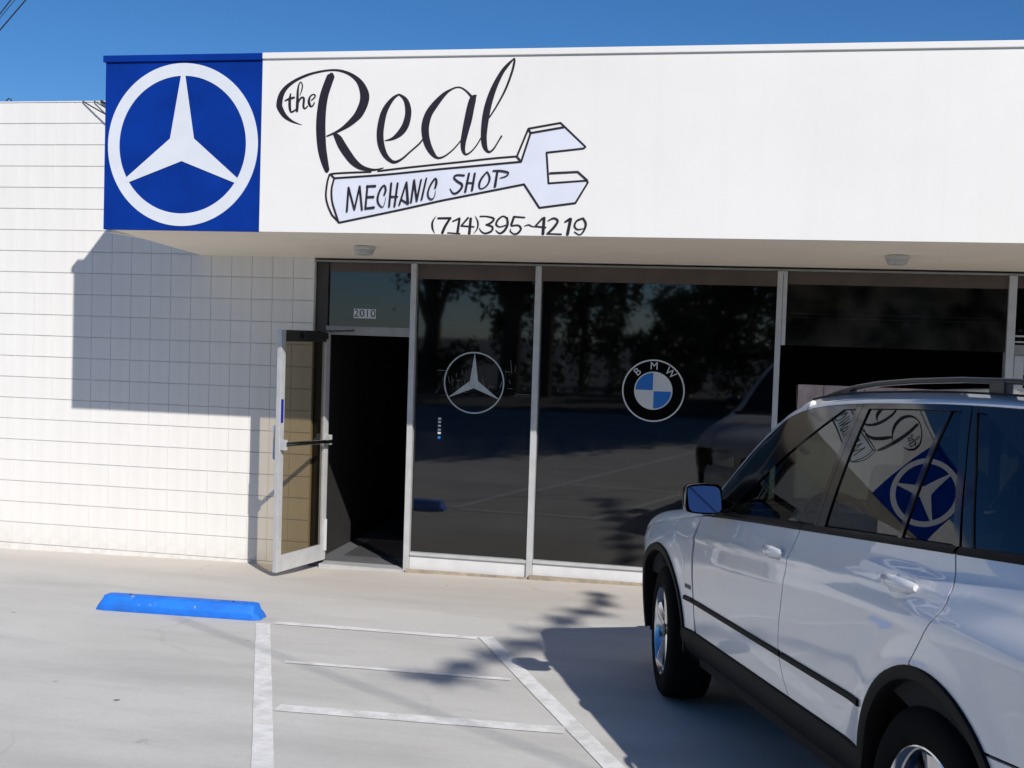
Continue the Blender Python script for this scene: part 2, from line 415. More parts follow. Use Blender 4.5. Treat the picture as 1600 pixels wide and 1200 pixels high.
# canopy: side panel, fascia board, coping, soffit, roof deck
fa = MB().box((XB+.002, -P, ZS1), (XR, -P+.05, ZT-.045)).build('fascia', 'white_panel', B, label='white fascia board with hand painted lettering')
MB().box((XB+.004, -P-.015, ZT-.046), (XR, -P+.07, ZT)).build('coping', 'white_panel', fa, bevel=.004)
sp = MB().box((XL, -P, ZS1), (XB-.002, -P+.05, ZT-.053)).build('blue_panel', 'sign_blue', B, label='square blue sign panel with a white star in a ring')
MB().box((XL-.018, -P-.015, ZT-.054), (XB, -P+.07, ZT-.002)).build('coping', 'sign_blue', sp, bevel=.004)
MB().box((XL+.001, -P+.0515, ZS1-.02), (XL+.04, .0, ZT-.06)).build('canopy_side', 'white_panel', B)
mb = MB()
so = [(XL+.042, -P+.052, ZS1+.002), (XR, -P+.052, ZS1+.002), (XR, .30, ZS0-.014), (XL+.042, .30, ZS0-.014)]
mb.add(so + [(x, y, z+.03) for x, y, z in so], [(0,1,2,3),(7,6,5,4),(0,4,5,1),(1,5,6,2),(2,6,7,3),(3,7,4,0)])
mb.build('soffit', 'soffit_paint', B, label='flat tan painted soffit under the canopy')
MB().box((XL+.045, -P+.075, ZT-.12), (XR, 10, ZT-.08)).build('roof_deck', 'white_panel', B)
MB().box((WR+.002, .32, ZS0+.03), (XR, .5, ZT-.13)).build('upper_wall', 'wall_paint', B)
MB().box((XR-.3, .0, -.3), (XR, .31, ZS0-.03)).build('end_wall', 'wall_paint', B)

# star emblem on the blue panel
def ring_mb(cx, cz, ro, ri, y, d, n=96):
    vs = []; fs = []
    for j in range(n):
        a = 2*math.pi*j/n; c, s = math.cos(a), math.sin(a)
        vs += [(cx+ro*c, y, cz+ro*s), (cx+ri*c, y, cz+ri*s), (cx+ro*c, y+d, cz+ro*s), (cx+ri*c, y+d, cz+ri*s)]
    for j in range(n):
        a, b = 4*j, 4*((j+1) % n)
        fs += [(a, b, b+1, a+1), (a, a+2, b+2, b), (a+1, b+1, b+3, a+3)]
    return MB().add(vs, fs)
def star_poly(cx, cz, r, tipw, notch):
    p = []
    for k in range(3):
        a = math.pi/2 + k*2*math.pi/3; n = (-math.sin(a), math.cos(a)); tr = r
        for s in (-1, 1): p.append((cx+tr*math.cos(a)+s*tipw*n[0], cz+tr*math.sin(a)+s*tipw*n[1]))
        b = a + math.pi/3; p.append((cx+notch*math.cos(b), cz+notch*math.sin(b)))
    return p
SCX, SCZ, SR = .512, 3.584, .632
ring_mb(SCX, SCZ, SR, SR*.845, -P-.0035, .003).build('emblem_ring', 'sign_white', sp)
def flat(poly, y, d=.002):
    n = len(poly); c = (sum(a for a, b in poly)/n, sum(b for a, b in poly)/n)
    vs = [(a, y, b) for a, b in poly] + [(c[0], y, c[1])]
    return MB().add(vs, [(i, (i+1) % n, n) for i in range(n)])
flat(star_poly(SCX, SCZ-.01, SR*.86, SR*.03, SR*.185), -P-.0045).build('emblem_star', 'sign_white', sp)

# brush lettering: ribbons of changing width
REAL=[[1499,3734,3,1419,3762,18,1357,3805,35,1317,3866,47,1312,3899,49,1326,3963,44,1365,4020,32,1437,4071,23,1522,4108,20,1607,4131,17,1701,4145,15,1778,4144,17,1855,4123,23,1923,4082,35,1967,4030,53,1994,3958,72,1988,3894,71,1956,3822,66,1923,3782,56,1873,3738,43,1823,3704,28,1765,3674,18,1701,3648,12],[1726,4116,33,1723,4103,60,1703,4052,65,1673,3960,68,1657,3864,71,1651,3759,75,1654,3662,75,1665,3558,70,1685,3469,60,1708,3396,42,1712,3386,35],[1761,3666,25,1791,3634,55,1827,3574,65,1871,3513,64,1915,3461,58,1967,3421,45,2027,3401,28,2094,3396,16,2157,3410,8],[2164,3614,7,2222,3629,23,2279,3669,47,2319,3725,54,2338,3796,50,2338,3852,47,2322,3907,37,2296,3939,24,2264,3959,13],[2264,3959,13,2225,3936,24,2181,3884,39,2149,3821,49,2131,3741,54,2124,3662,54,2135,3582,52,2166,3510,41,2210,3466,29,2248,3454,23,2301,3478,16,2366,3534,13,2431,3590,13,2459,3625,11],[2826,3935,19,2788,3974,14,2747,4002,11,2706,4007,11,2657,3987,16,2609,3952,32,2546,3882,50,2498,3811,57,2476,3732,60,2478,3661,57,2497,3589,53,2532,3526,40,2574,3487,19,2623,3495,13,2679,3534,11,2719,3574,10,2751,3613,10],[2858,3946,13,2837,3927,48,2820,3864,57,2803,3770,59,2785,3684,51,2771,3605,42,2773,3542,29,2794,3512,16,2834,3534,11,2874,3581,10,2904,3633,10],[2964,3785,11,3018,3871,13,3078,3987,16,3122,4111,17,3140,4197,16,3133,4214,11],[3135,4212,9,3089,4166,24,3043,4105,32,2990,3996,44,2953,3879,52,2934,3770,53,2926,3660,46,2932,3589,41,2948,3546,27,2972,3530,16,3004,3554,13,3035,3605,11,3061,3648,13],[1402,3972,10,1397,3938,20,1396,3900,22,1399,3861,20,1409,3833,15,1433,3841,13,1446,3851,12],[1356,3918,8,1389,3932,17,1433,3943,15],[1457,3838,19,1459,3889,23,1459,3944,20,1460,3993,17,1467,4038,12,1482,4060,8,1495,4041,9,1494,4009,11,1478,3957,5],[1459,3889,13,1475,3925,15,1495,3944,13,1511,3934,17,1509,3899,18,1509,3870,16,1522,3858,12,1542,3876,10],[1572,3921,9,1595,3940,11,1602,3956,11,1586,3966,9,1561,3950,13,1551,3918,20,1557,3889,20,1571,3873,13,1586,3882,11,1596,3903,10]]
MECH=[[1879,3079,16,1888,3262,16],[1888,3262,15,1939,3093,15],[1939,3093,14,1976,3272,15],[1976,3272,16,1999,3093,16],[2038,3276,15,2026,3100,16],[2031,3271,15,2101,3274,18],[2030,3190,15,2089,3192,18],[2026,3104,15,2095,3113,18],[2172,3208,16,2183,3247,16,2170,3280,14,2140,3247,16,2121,3187,16,2129,3141,14,2161,3115,8,2177,3148,5,2186,3194,3],[2225,3297,16,2213,3119,16],[2275,3297,16,2255,3122,16],[2217,3195,14,2279,3195,11],[2292,3133,15,2342,3301,13],[2344,3304,16,2360,3143,20],[2311,3172,11,2360,3143,16],[2384,3153,15,2403,3321,15],[2403,3321,15,2428,3164,15],[2428,3164,15,2458,3325,13],[2465,3174,15,2498,3335,13],[2568,3263,15,2577,3303,17,2568,3335,12,2534,3289,15,2513,3230,13,2520,3191,12,2544,3178,11,2564,3198,7,2572,3244,3],[2788,3357,14,2729,3359,13,2708,3341,14,2738,3312,16,2772,3291,17,2769,3263,17,2740,3231,16,2707,3223,13,2681,3259,6],[2824,3373,16,2799,3235,17],[2868,3373,16,2850,3246,17],[2808,3302,12,2863,3302,12],[2959,3384,10,2920,3335,16,2904,3292,16,2912,3260,9,2944,3268,9,2973,3300,14,2982,3342,14,2963,3384,10],[3039,3388,16,3024,3275,19],[3006,3392,11,3064,3392,14,3122,3378,14,3105,3353,10,3059,3339,6]]
PHONE=[[2579,3053,3,2552,3009,15,2554,2960,15,2572,2924,3],[2593,3037,16,2693,3039,18],[2689,3039,16,2653,2982,21,2630,2928,21],[2707,3015,11,2760,3039,16],[2760,3039,18,2747,2929,20],[2672,2930,11,2767,2925,10],[2826,3044,15,2774,2983,13],[2774,2983,13,2873,2977,11],[2846,3040,20,2838,2926,21],[2879,3057,3,2901,3013,13,2898,2965,11,2871,2926,3],[2916,3055,11,2969,3055,11,3023,3039,16,2996,3006,15,2963,2994,11],[2963,2994,11,3013,2979,16,3006,2947,16,2957,2930,13,2924,2949,10,2915,2969,5],[3125,3040,16,3092,3059,11,3052,3031,15,3041,2995,15,3070,2979,10,3111,2992,10],[3121,3048,14,3127,3000,19,3104,2952,18,3068,2932,13,3038,2955,6],[3255,3051,11,3174,3056,13],[3174,3056,18,3155,2996,18],[3156,2988,11,3208,2993,13,3229,2970,16,3210,2938,16,3178,2928,11,3149,2949,11,3152,2965,6],[3253,2987,5,3285,2998,11,3306,2988,10,3334,2983,5],[3388,3047,14,3334,2987,13],[3334,2987,13,3415,2980,11],[3400,3051,21,3395,2932,22],[3429,3028,8,3469,3048,14,3502,3029,17,3471,2977,19,3425,2933,14],[3425,2934,11,3533,2932,11],[3554,3021,11,3593,3045,21],[3597,3045,22,3577,2931,22],[3688,3051,13,3641,3030,14,3627,2991,14,3651,2968,11,3691,2976,6],[3688,3051,14,3710,3008,17,3692,2952,14,3665,2930,9,3628,2951,8]]
OUT=[[1731,3357,15,1756,3365,15,1883,3373,15,2060,3380,15],[2115,3386,15,2361,3415,15,2755,3456,15],[2755,3456,15,2998,3483,15,3180,3498,15],[3180,3498,15,3260,3701,15],[3260,3701,15,3497,3742,15],[3497,3742,15,3687,3568,14],[3687,3568,14,3673,3556,14],[3673,3556,14,3401,3526,15],[3401,3526,15,3423,3302,15],[3423,3302,15,3696,3323,14],[3695,3330,14,3714,3311,14],[3714,3311,14,3627,3160,15],[3627,3160,15,3361,3123,15],[3361,3123,15,3241,3294,15],[3241,3294,15,2617,3169,15],[2617,3169,15,2271,3091,15,1819,2995,15],[1819,2995,15,1761,3050,15],[1761,3050,15,1726,3120,15,1707,3197,15,1715,3297,15,1731,3357,15],[1771,3331,15,2162,3359,15,2610,3404,15],[2610,3404,15,3214,3459,15],[3214,3459,15,3278,3669,15],[3278,3669,15,3526,3711,15],[3180,3498,15,3214,3459,15],[3260,3701,15,3278,3669,15],[1771,3331,15,1752,3251,15,1758,3157,15,1789,3064,15,1815,2995,15],[1745,3357,15,1771,3331,15],[3431,3376,15,3637,3387,14],[3637,3387,14,3710,3325,14]]
FILL=[(1772,3331),(3214,3459),(3278,3669),(3526,3711),(3678,3566),(3401,3526),(3423,3302),(3700,3320),(3626,3162),(3361,3126),(3241,3294),(1817,2997),(1784,3067),(1756,3159),(1754,3251)]

def catmull(pts, step=.012):
    if len(pts) == 2: return pts
    out = []; n = len(pts)
    for i in range(n-1):
        p0, p1, p2, p3 = pts[max(i-1, 0)], pts[i], pts[i+1], pts[min(i+2, n-1)]
        k = max(2, int(math.hypot(p2[0]-p1[0], p2[1]-p1[1])/step))
        for j in range(k):
            t = j/k
            out.append(tuple(.5*(2*p1[q] + (p2[q]-p0[q])*t + (2*p0[q]-5*p1[q]+4*p2[q]-p3[q])*t*t + (3*p1[q]-p0[q]-3*p2[q]+p3[q])*t**3) for q in range(3)))
    out.append(pts[-1]); return out
def ribbons(strokes, y0, cap=True, grow=1.0):
    mb = MB()
    for si, s in enumerate(strokes):
        pts = catmull([(s[i]/1000, s[i+1]/1000, s[i+2]/1000*grow) for i in range(0, len(s), 3)])
        y = y0 - .00012*si; vs = []
        for i, (x, z, wd) in enumerate(pts):
            a, b = pts[max(i-1, 0)], pts[min(i+1, len(pts)-1)]
            dx, dz = b[0]-a[0], b[1]-a[1]; l = math.hypot(dx, dz) or 1; nx, nz = -dz/l, dx/l
            h = max(.001, wd/2); vs += [(x+nx*h, y, z+nz*h), (x-nx*h, y, z-nz*h)]
        n = len(pts); fs = [(2*i, 2*i+1, 2*i+3, 2*i+2) for i in range(n-1)]
        # rounded ends
        for e, sgn in ((0, -1), (n-1, 1)):
            x, z, wd = pts[e]; a, b = (pts[0], pts[1]) if e == 0 else (pts[-2], pts[-1])
            dx, dz = b[0]-a[0], b[1]-a[1]; l = math.hypot(dx, dz) or 1; dx, dz = dx/l*sgn, dz/l*sgn
            nx, nz = -dz, dx; h = max(.001, wd/2); base = len(vs); m = 5
            for j in range(m+1):
                t = math.pi*j/m; vs.append((x+nx*h*math.cos(t)+dx*h*.7*math.sin(t), y, z+nz*h*math.cos(t)+dz*h*.7*math.sin(t)))
            fs.append(tuple(range(base, base+m+1)))
        mb.add(vs, fs)
    return mb
n = len(FILL)
mf = MB().add([(x/1000, -P-.0012, z/1000) for x, z in FILL], [tuple(range(n))])
mf.build('wrench_fill', 'wrench_fill', fa)
ribbons(OUT, -P-.002).build('wrench_outline', 'sign_ink', fa)
ribbons(REAL, -P-.002).build('script_lettering', 'sign_ink', fa, label='black brush script reading the Real')
ribbons(MECH[:20], -P-.0075).build('capital_lettering', 'sign_ink', fa, label='black capitals reading MECHANIC')
ribbons(MECH[20:], -P-.0075).build('capital_lettering', 'sign_ink', fa, label='black capitals reading SHOP')
ribbons(PHONE, -P-.002).build('phone_number', 'sign_ink', fa, label='black painted number (714)395~4219')

# ---- shopfront frame and panes
YF, YG, DPT = .005, .062, .11
ZH = 2.80; SILL = .165
def gl(x): return max(-.05, gz(x, 0))
sf = MB().box((WR+.001, YF+.004, ZH), (XR-.31, YF+DPT-.004, ZS0-.016)).build('shopfront', 'alu_dull', B, label='grey aluminium shopfront frame with dark panes')
def member(x0, x1, z0, z1, name='mullion', mat='aluminium', y0=YF, y1=YF+DPT, par=None):
    return MB().box((x0, y0, z0), (x1, y1, z1)).build(name, mat, par or sf, bevel=.003)
M1, M2, M3, M4 = 1.932, 3.071, 5.155, 7.003
member(1.018, 1.135, -.06, ZH-.002, 'jamb', 'bronze_dark', .045, .17)
for x, wd in ((M1, .052), (M2, .054), (M3, .046), (M4, .062), (8.0, .052), (10.4, .054), (13.0, .05)):
    member(x, x+wd, -.03, ZH-.002)
member(M3+.049, M3+.083, 2.172, ZH-.002, 'mullion', 'aluminium', YF+.004, YF+.05)
def kick(x0, x1, i):
    member(x0+.003, x1-.003, SILL-.016+.006*(x0 > 3), SILL+.012+.006*(x0 > 3), 'sill', 'aluminium', YF+.002, YF+DPT-.002)
    MB().box((x0+.003, YF+.022, gl(x0)-.02), (x1-.003, YF+.09, SILL-.018+.006*(x0 > 3))).build('kick_plate', 'kick_metal', sf)
    MB().box((x0-.02, YF-.035, gl(x0)-.05), (x1+.02, YF+.0, gl((x0+x1)/2)+.022)).build('kerb_strip', 'kerb_tan', sf)
for i, (a, b) in enumerate(((M1+.052, M2), (M2+.054, M3), (M3+.046, M4), (8.052, 10.4), (10.454, 13.0))): kick(a, b, i)
def pane(x0, x1, z0, z1, mat='shop_glass', y=YG, name='pane', tilt=0.):
    mb = MB(); t = .006
    vs = [(x0, y, z0), (x1, y+tilt, z0), (x1, y+tilt, z1), (x0, y, z1)]
    return mb.add(vs, [(0, 1, 2, 3)]).build(name, mat, sf)
pane(M1+.05, M2+.002, SILL+.01, ZH+.002)
pane(M2+.05, M3+.002, SILL+.01, ZH+.002, tilt=-.045)
pane(M3+.08, M4+.002, 2.172, ZH+.002, 'film_glass', YF+.03)
pane(7.065, 8.0, 2.24, ZH); pane(8.05, 10.4, SILL+.01, ZH); pane(10.45, 13.0, SILL+.01, ZH)
MB().box((M3+.09, YF+.028, 2.69), (M4-.001, YF+.029, ZH-.001)).build('brown_band', 'band_brown', sf)  # opaque brown band in front of the third bay's upper glass
for z in (2.405, 2.44): MB().box((M3+.12, YF+.036, z), (M4-.06, YF+.042, z+.010)).build('blind_rail', 'alu_dull', sf)
# transom over the open door
member(1.137, M1, 2.135, 2.215, 'transom_bar', 'alu_dull')
pane(1.13, M1+.002, 2.213, ZH+.002, y=YG+.01)
for a, b in (((1.155, 2.30), (1.163, 2.735)), ((1.905, 2.29), (1.913, 2.725)), ((1.163, 2.728), (1.905, 2.735)), ((1.137, 2.285), (1.93, 2.292))):
    MB().box((a[0], YG+.014, a[1]), (b[0], YG+.02, b[1])).build('glazing_bead', 'alu_dull', sf)
# unit at the far right: second doorway
member(7.066, 7.999, 2.155, 2.235, 'transom_bar', 'alu_dull')
member(7.075, 7.15, .05, 2.15, 'stile', 'aluminium', YF+.03, YF+.08); member(7.92, 7.99, .05, 2.15, 'stile', 'aluminium', YF+.03, YF+.08)
member(7.152, 7.918, 1.99, 2.148, 'rail', 'aluminium', YF+.032, YF+.078); member(7.152, 7.918, .05, .22, 'rail', 'aluminium', YF+.032, YF+.078)
pane(7.15, 7.92, .22, 1.99, y=YF+.055)
for z in (2.252, 2.30): member(7.07, 7.99, z, z+.014, 'glazing_bead', 'aluminium', YF+.02, YF+.05)

# opaque brown band just in front of the glass, across the top of the panes
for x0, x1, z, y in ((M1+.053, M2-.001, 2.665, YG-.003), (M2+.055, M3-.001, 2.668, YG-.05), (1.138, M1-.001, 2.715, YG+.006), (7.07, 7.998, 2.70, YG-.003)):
    MB().box((x0, y, z), (x1, y+.001, ZH-.001)).build('brown_band', 'band_brown', sf)
# decals on the panes
YD = YG-.003
cx, cz, rr = 2.532, 1.742, .279
ring_mb(cx, cz, rr, rr*.955, YD-.0006, .0004, 72).build('star_decal', 'decal_silver', sf, label='thin silver ring and star decal on the pane')
pl = star_poly(cx, cz-.005, rr*.945, rr*.008, rr*.155); flat(pl, YD-.0012).build('star_decal', 'decal_silver', sf)
rs = random.Random(9); mb = MB()
for i in range(46):                                   # scratched adhesive left around the star
    a = cx + rs.uniform(-.36, .42); z = cz + rs.uniform(-.13, .11); h = rs.uniform(.01, .07)*(1 if rs.random() < .7 else 2); wd = rs.uniform(.0015, .005); s = rs.uniform(-.02, .03)
    if rs.random() < .3: h, wd = wd, h
    mb.add([(a, YD-.0022-.00002*i, z), (a+wd, YD-.0022-.00002*i, z), (a+wd+s, YD-.0022-.00002*i, z+h), (a+s, YD-.0022-.00002*i, z+h)], [(0, 1, 2, 3)])
simple('scratch', (.13, .14, .15), .6); mb.build('scratches', 'scratch', sf)
cx, cz, rr = 4.140, 1.738, .272
T2 = -.045/(M3+.002-M2-.05)
def on_pane(mb): mb.v = [(x, y + T2*(x-M2-.05), z) for x, y, z in mb.v]; return mb
def disc(cx, cz, r, y, a0=0, a1=2*math.pi, n=64):
    vs = [(cx, y, cz)] + [(cx+r*math.cos(a0+(a1-a0)*j/n), y, cz+r*math.sin(a0+(a1-a0)*j/n)) for j in range(n+1)]
    return MB().add(vs, [(0, j, j+1) for j in range(1, n+1)])
on_pane(disc(cx, cz, rr*.97, YD-.0006)).build('roundel', 'decal_black', sf, label='round black decal with blue and white quarters')
on_pane(ring_mb(cx, cz, rr, rr*.955, YD-.0012, .0005, 72)).build('roundel_ring', 'decal_white', sf)
on_pane(disc(cx, cz, rr*.612, YD-.0012)).build('roundel_quarters', 'decal_white', sf)
for a0 in (math.pi/2, 3*math.pi/2):
    on_pane(disc(cx+.004*math.copysign(1, math.cos(a0+.7)), cz+.004*math.copysign(1, math.sin(a0+.7)), rr*.555, YD-.0018, a0, a0+math.pi/2, 24)).build('roundel_quarters', 'decal_blue', sf)
for ch, ang in (('B', 42), ('M', 0), ('W', -42)):
    vs, fs = text_mesh(ch, .094); a = R(ang); mb = MB()
    c, s = math.cos(a), math.sin(a); r0 = rr*.785
    mb.add([(cx-math.sin(a)*r0+(x*c-y*s), YD-.0018, cz+math.cos(a)*r0+(x*s+y*c)) for x, y, z in vs], fs)
    on_pane(mb).build('roundel_letter', 'decal_white', sf)
mb = MB()
for i, z in enumerate((1.405, 1.375, 1.34, 1.305, 1.275)):
    mb.box((2.21, YD-.002, z-.009), (2.238, YD-.001, z+.009))
mb.build('card_stickers', 'decal_white', sf); MB().box((2.212, YD-.002, 1.222), (2.236, YD-.001, 1.245)).build('card_stickers', 'decal_blue', sf)
for i, ch in enumerate('2010'):
    x = 1.405 + i*.0535
    MB().box((x-.025, YG+.004, 2.292), (x+.025, YG+.006, 2.378)).build('number_plate', 'sign_white', sf)
    vs, fs = text_mesh(ch, .098)
    MB().add([(x+a*.95, YG+.003, 2.335+b) for a, b, c in vs], fs).build('house_number', 'decal_black', sf)

# ---- open glazed door
HX, HY, OX, OY = 1.160, .025, .975, -.68
dv = Vector((OX-HX, OY-HY, 0)); DL = dv.length; dv.normalize(); dn = Vector((-dv.y, dv.x, 0))    # dn points to the viewer's right
if dn.x < 0: dn = -dn
dr = thing('tmp', 'x', 'x'); bpy.data.objects.remove(dr)
def dp(s, n, z): return Vector((HX, HY, 0)) + dv*s + dn*n + Vector((0, 0, z))
def dbox(s0, s1, z0, z1, t0, t1, name, mat, par, bev=.003, label=None):
    c = dp((s0+s1)/2, (t0+t1)/2, (z0+z1)/2)
    return MB().obox(c, dv, dn, (0, 0, 1), ((s1-s0)/2, (t1-t0)/2, (z1-z0)/2)).build(name, mat, par, bevel=bev, label=label)
DB, DT = .055, 2.165
door = dbox(DL-.062, DL, DB, DT, -.022, .022, 'door', 'aluminium', B, label='open glazed aluminium door swung out against the wall')
dbox(.0, .062, DB, DT, -.022, .022, 'stile', 'aluminium', door)
dbox(.0625, DL-.0625, DB, DB+.145, -.0215, .0215, 'rail', 'aluminium', door)
dbox(.0625, DL-.0625, DT-.10, DT, -.0215, .0215, 'rail', 'bronze_dark', door)
c = [dp(.055, 0, DB+.14), dp(DL-.055, 0, DB+.14), dp(DL-.055, 0, DT-.095), dp(.055, 0, DT-.095)]
MB().add(c, [(0, 1, 2, 3)]).build('pane', 'bronze_glass', door)
MB().tube([dp(.02, .07, 1.155), dp(.3, .075, 1.165), dp(DL-.02, .07, 1.175)], .019, 10).build('push_bar', 'steel_bright', door, True)
for s in (.03, DL-.03): dbox(s-.018, s+.018, 1.125, 1.215, .0225, .075, 'push_bar', 'aluminium', door)
MB().tube([dp(DL-.05, -.024, 1.02), dp(DL-.05, -.075, 1.04), dp(DL-.05, -.075, 1.32), dp(DL-.05, -.024, 1.34)], .011, 8).build('pull_handle', 'steel_bright', door, True)
dbox(DL-.045, DL-.012, 1.36, 1.565, .0225, .0245, 'sticker', 'sticker_navy', door, 0)
dbox(.10, .46, DT-.075, DT-.015, .022, .07, 'closer', 'black_plastic', door, .006)
MB().tube([dp(.2, .05, DT-.005), dp(.02, .26, DT+.01), (HX+.24, HY+.03, DT+.012)], .009, 6).build('closer', 'black_plastic', door)
dbox(.004, .03, .14, .43, .0225, .034, 'hinge_cover', 'decal_white', door, 0)

# ---- dark room behind the glass
rm = MB(); X0, X1, Y0, Y1, Z0, Z1 = WR+.02, XR-.32, .31, 6.0, .012, 2.80
rm.add([(X0,Y0,Z1),(X1,Y0,Z1),(X1,Y1,Z1),(X0,Y1,Z1),(X0,Y0,Z0),(X1,Y0,Z0),(X1,Y1,Z0),(X0,Y1,Z0)], [(0,1,2,3),(0,3,7,4),(1,5,6,2),(3,2,6,7)])
rm.build('room_lining', 'interior_dark', B)
MB().box((X0-.02, .02, -.12), (X1, Y1, .012)).build('room_floor', 'floor_tile', B)
MB().box((1.137, -.03, -.06), (M1, .13, .020)).build('threshold', 'aluminium', sf)
o = MB().box((1.22, .45, .013), (1.88, 1.25, .024)).build('entry_mat', 'mat_rubber'); tag(o, 'dark rubber mat on the floor just inside the open door', 'mat')

# ---- soffit lights
def soffit_light(x, label):
    z = ZS0 + (ZS1-ZS0)*.5; t = thing('soffit_light', label, 'light fixture', (x, -.8, z-.002), 'soffit lights')
    MB().lathe([(.090, z+.004), (.092, z-.018), (.084, z-.024)], (x, -.8, 0), 'z', 28).build('base', 'light_base', t, True)
    MB().lathe([(.080, z-.0245), (.078, z-.046), (.066, z-.062), (.035, z-.068)], (x, -.8, 0), 'z', 28).build('diffuser', 'light_glass', t, True)
soffit_light(1.755, 'small round drum light on the soffit above the open door')
soffit_light(6.005, 'small round drum light on the soffit above the parked car')

# ---- board standing against the third bay
pb = thing('wooden_board', 'pale pinkish wooden board standing against the glass behind the car', 'board', (6.1, -.02, .05))
MB().box((5.36, -.038, .055), (6.9, -.02, 1.845)).build('panel', 'plywood', pb, bevel=.002)
for x in (5.40, 5.62, 5.95, 6.2, 6.55):
    MB().add([(x, -.0395, .06), (x+.006, -.0395, .06), (x-.055+.006, -.0395, 1.84), (x-.055, -.0395, 1.84)], [(0, 1, 2, 3)]).build('seam', 'timber', pb)

# ------------------------------------------------------------------ things on the lot and overhead
def wheel_stop():
    cx, cy, rot, L, W, H = 1.065, -2.545, R(3.5), 1.20, .19, .105
    c, s = math.cos(rot), math.sin(rot); vs = []; prof = [(-W/2, 0), (W/2, 0), (W/2, H*.45), (W*.30, H*.93), (W*.22, H), (-W*.22, H), (-W*.30, H*.93), (-W/2, H*.45)]
    st = [(-L/2, .80), (-L/2+.05, .97), (-L/2+.09, 1.0), (L/2-.09, 1.0), (L/2-.05, .97), (L/2, .72)]
    for x, k in st:
        e = 0 if abs(x) < L/2-.06 else 1
        for (y, z) in prof:
            xx = x
            if abs(x) > L/2-.001: xx = x - math.copysign(.045*(z/H), x)
            yy = y*k; px, py = cx+xx*c-yy*s, cy+xx*s+yy*c; vs.append((px, py, gz(px, py) + z*(k if e else 1) + .001))
    n = len(prof); fs = [(i*n+j, i*n+(j+1)%n, (i+1)*n+(j+1)%n, (i+1)*n+j) for i in range(len(st)-1) for j in range(n)]
    fs += [tuple(range(n)), tuple((len(st)-1)*n+j for j in range(n-1, -1, -1))]
    t = thing('wheel_stop', 'bright blue concrete wheel stop lying across the empty stall', 'wheel stop', (cx, cy, gz(cx, cy)))
    MB().add(vs, fs).build('bar', 'stop_blue', t, bevel=.004, smooth=25)
    for x in (-.38, .38):
        px, py = cx+x*c, cy+x*s; MB().lathe([(.010, gz(px, py)+H+.0005), (.009, gz(px, py)+H+.004)], (px, py, 0), 'z', 12).build('anchor_pin', 'cable_black', t)
wheel_stop()
def cable(pts, r, label, group=None, name='overhead_wire'):
    o = MB().tube(pts, r, 6).build(name, 'cable_black', None, True); tag(o, label, 'wire', group); return o
def sag(a, b, d, n=24):
    a, b = Vector(a), Vector(b); return [a.lerp(b, i/n) - Vector((0, 0, d*4*(i/n)*(1-i/n))) for i in range(n+1)]
def far(p0, p1, r, label, k=1.0):
    a, b = Vector(p0), Vector(p1); d = b-a; cable([a-d*9*k, a, b, b+d*9*k], r, label)
far((-20.13, 25, 12.07), (-19.17, 25, 13.06), .022, 'lowest thin wire crossing the top left corner of the sky')
far((-20.14, 25, 12.61), (-19.73, 25, 13.08), .020, 'uppermost thin wire crossing the top left corner of the sky')
far((-20.3, 25, 12.30), (-19.55, 25, 13.10), .011, 'fainter middle wire crossing the top left corner of the sky')
for i, (a, b, r) in enumerate((((-1.34, -.012, 4.268), (-.98, -.16, 4.10), .006), ((-1.22, -.012, 4.268), (-.98, -.14, 4.16), .005), ((-1.15, -.012, 4.27), (-.98, -.12, 4.21), .008), ((-1.13, -.012, 4.262), (-.97, -.12, 4.13), .008))):
    pts = sag(a, (b[0]+.75, b[1]-.1, b[2]-.32), .02, 8); pts = [(a[0]-.02, .12, a[2]+.02)] + pts
    cable(pts, r, ('thin black cable starting farthest left on the wall top beside the blue panel', 'thinnest black cable, second from the left on the wall top', 'thick black cable hanging highest beside the blue panel', 'thick black cable hanging just below the highest one')[i], 'cables beside the blue panel', 'service_cable')
o = MB().tube([(-2.19, .05, 4.25), (-2.19, .05, 4.30), (-2.165, .05, 4.315), (-2.14, .05, 4.30), (-2.14, .05, 4.27)], .006, 6).build('wall_hook', 'cable_black'); tag(o, 'small dark hook on top of the wall at the left edge', 'hook')
# overhead line whose soft shadow crosses the lot
S = -SUN_D/(-SUN_D.z)
def lift(x, y, h): return (x + S.x*h, y + S.y*h, gz(x, y) + h)
a, b = Vector(lift(2.52, -3.72, 8.2)), Vector(lift(3.74, -4.60, 8.2)); d = (b-a)
cable([a-d*1.2, a, b, b+d*16], .011, 'overhead power cable high above the lot', None, 'power_cable')
# ------------------------------------------------------------------ parked SUV (car space: x forward from the front axle, y to its left, z up)
CAR = thing('parked_car', 'silver white SUV parked nose-in at the right, seen from its left rear', 'car', world_children=False)
CO = Vector((5.3196, -3.3114, 0)); CO.z = .016 - .0545*CO.y
cn = Vector((0, .0545, 1)).normalized(); cf = Vector((-.33132, .94212, 0)); cf = (cf - cn*cf.dot(cn)).normalized(); cl = cn.cross(cf)
mw = Matrix((cf, cl, cn)).transposed().to_4x4(); mw.translation = CO; CAR.matrix_world = mw

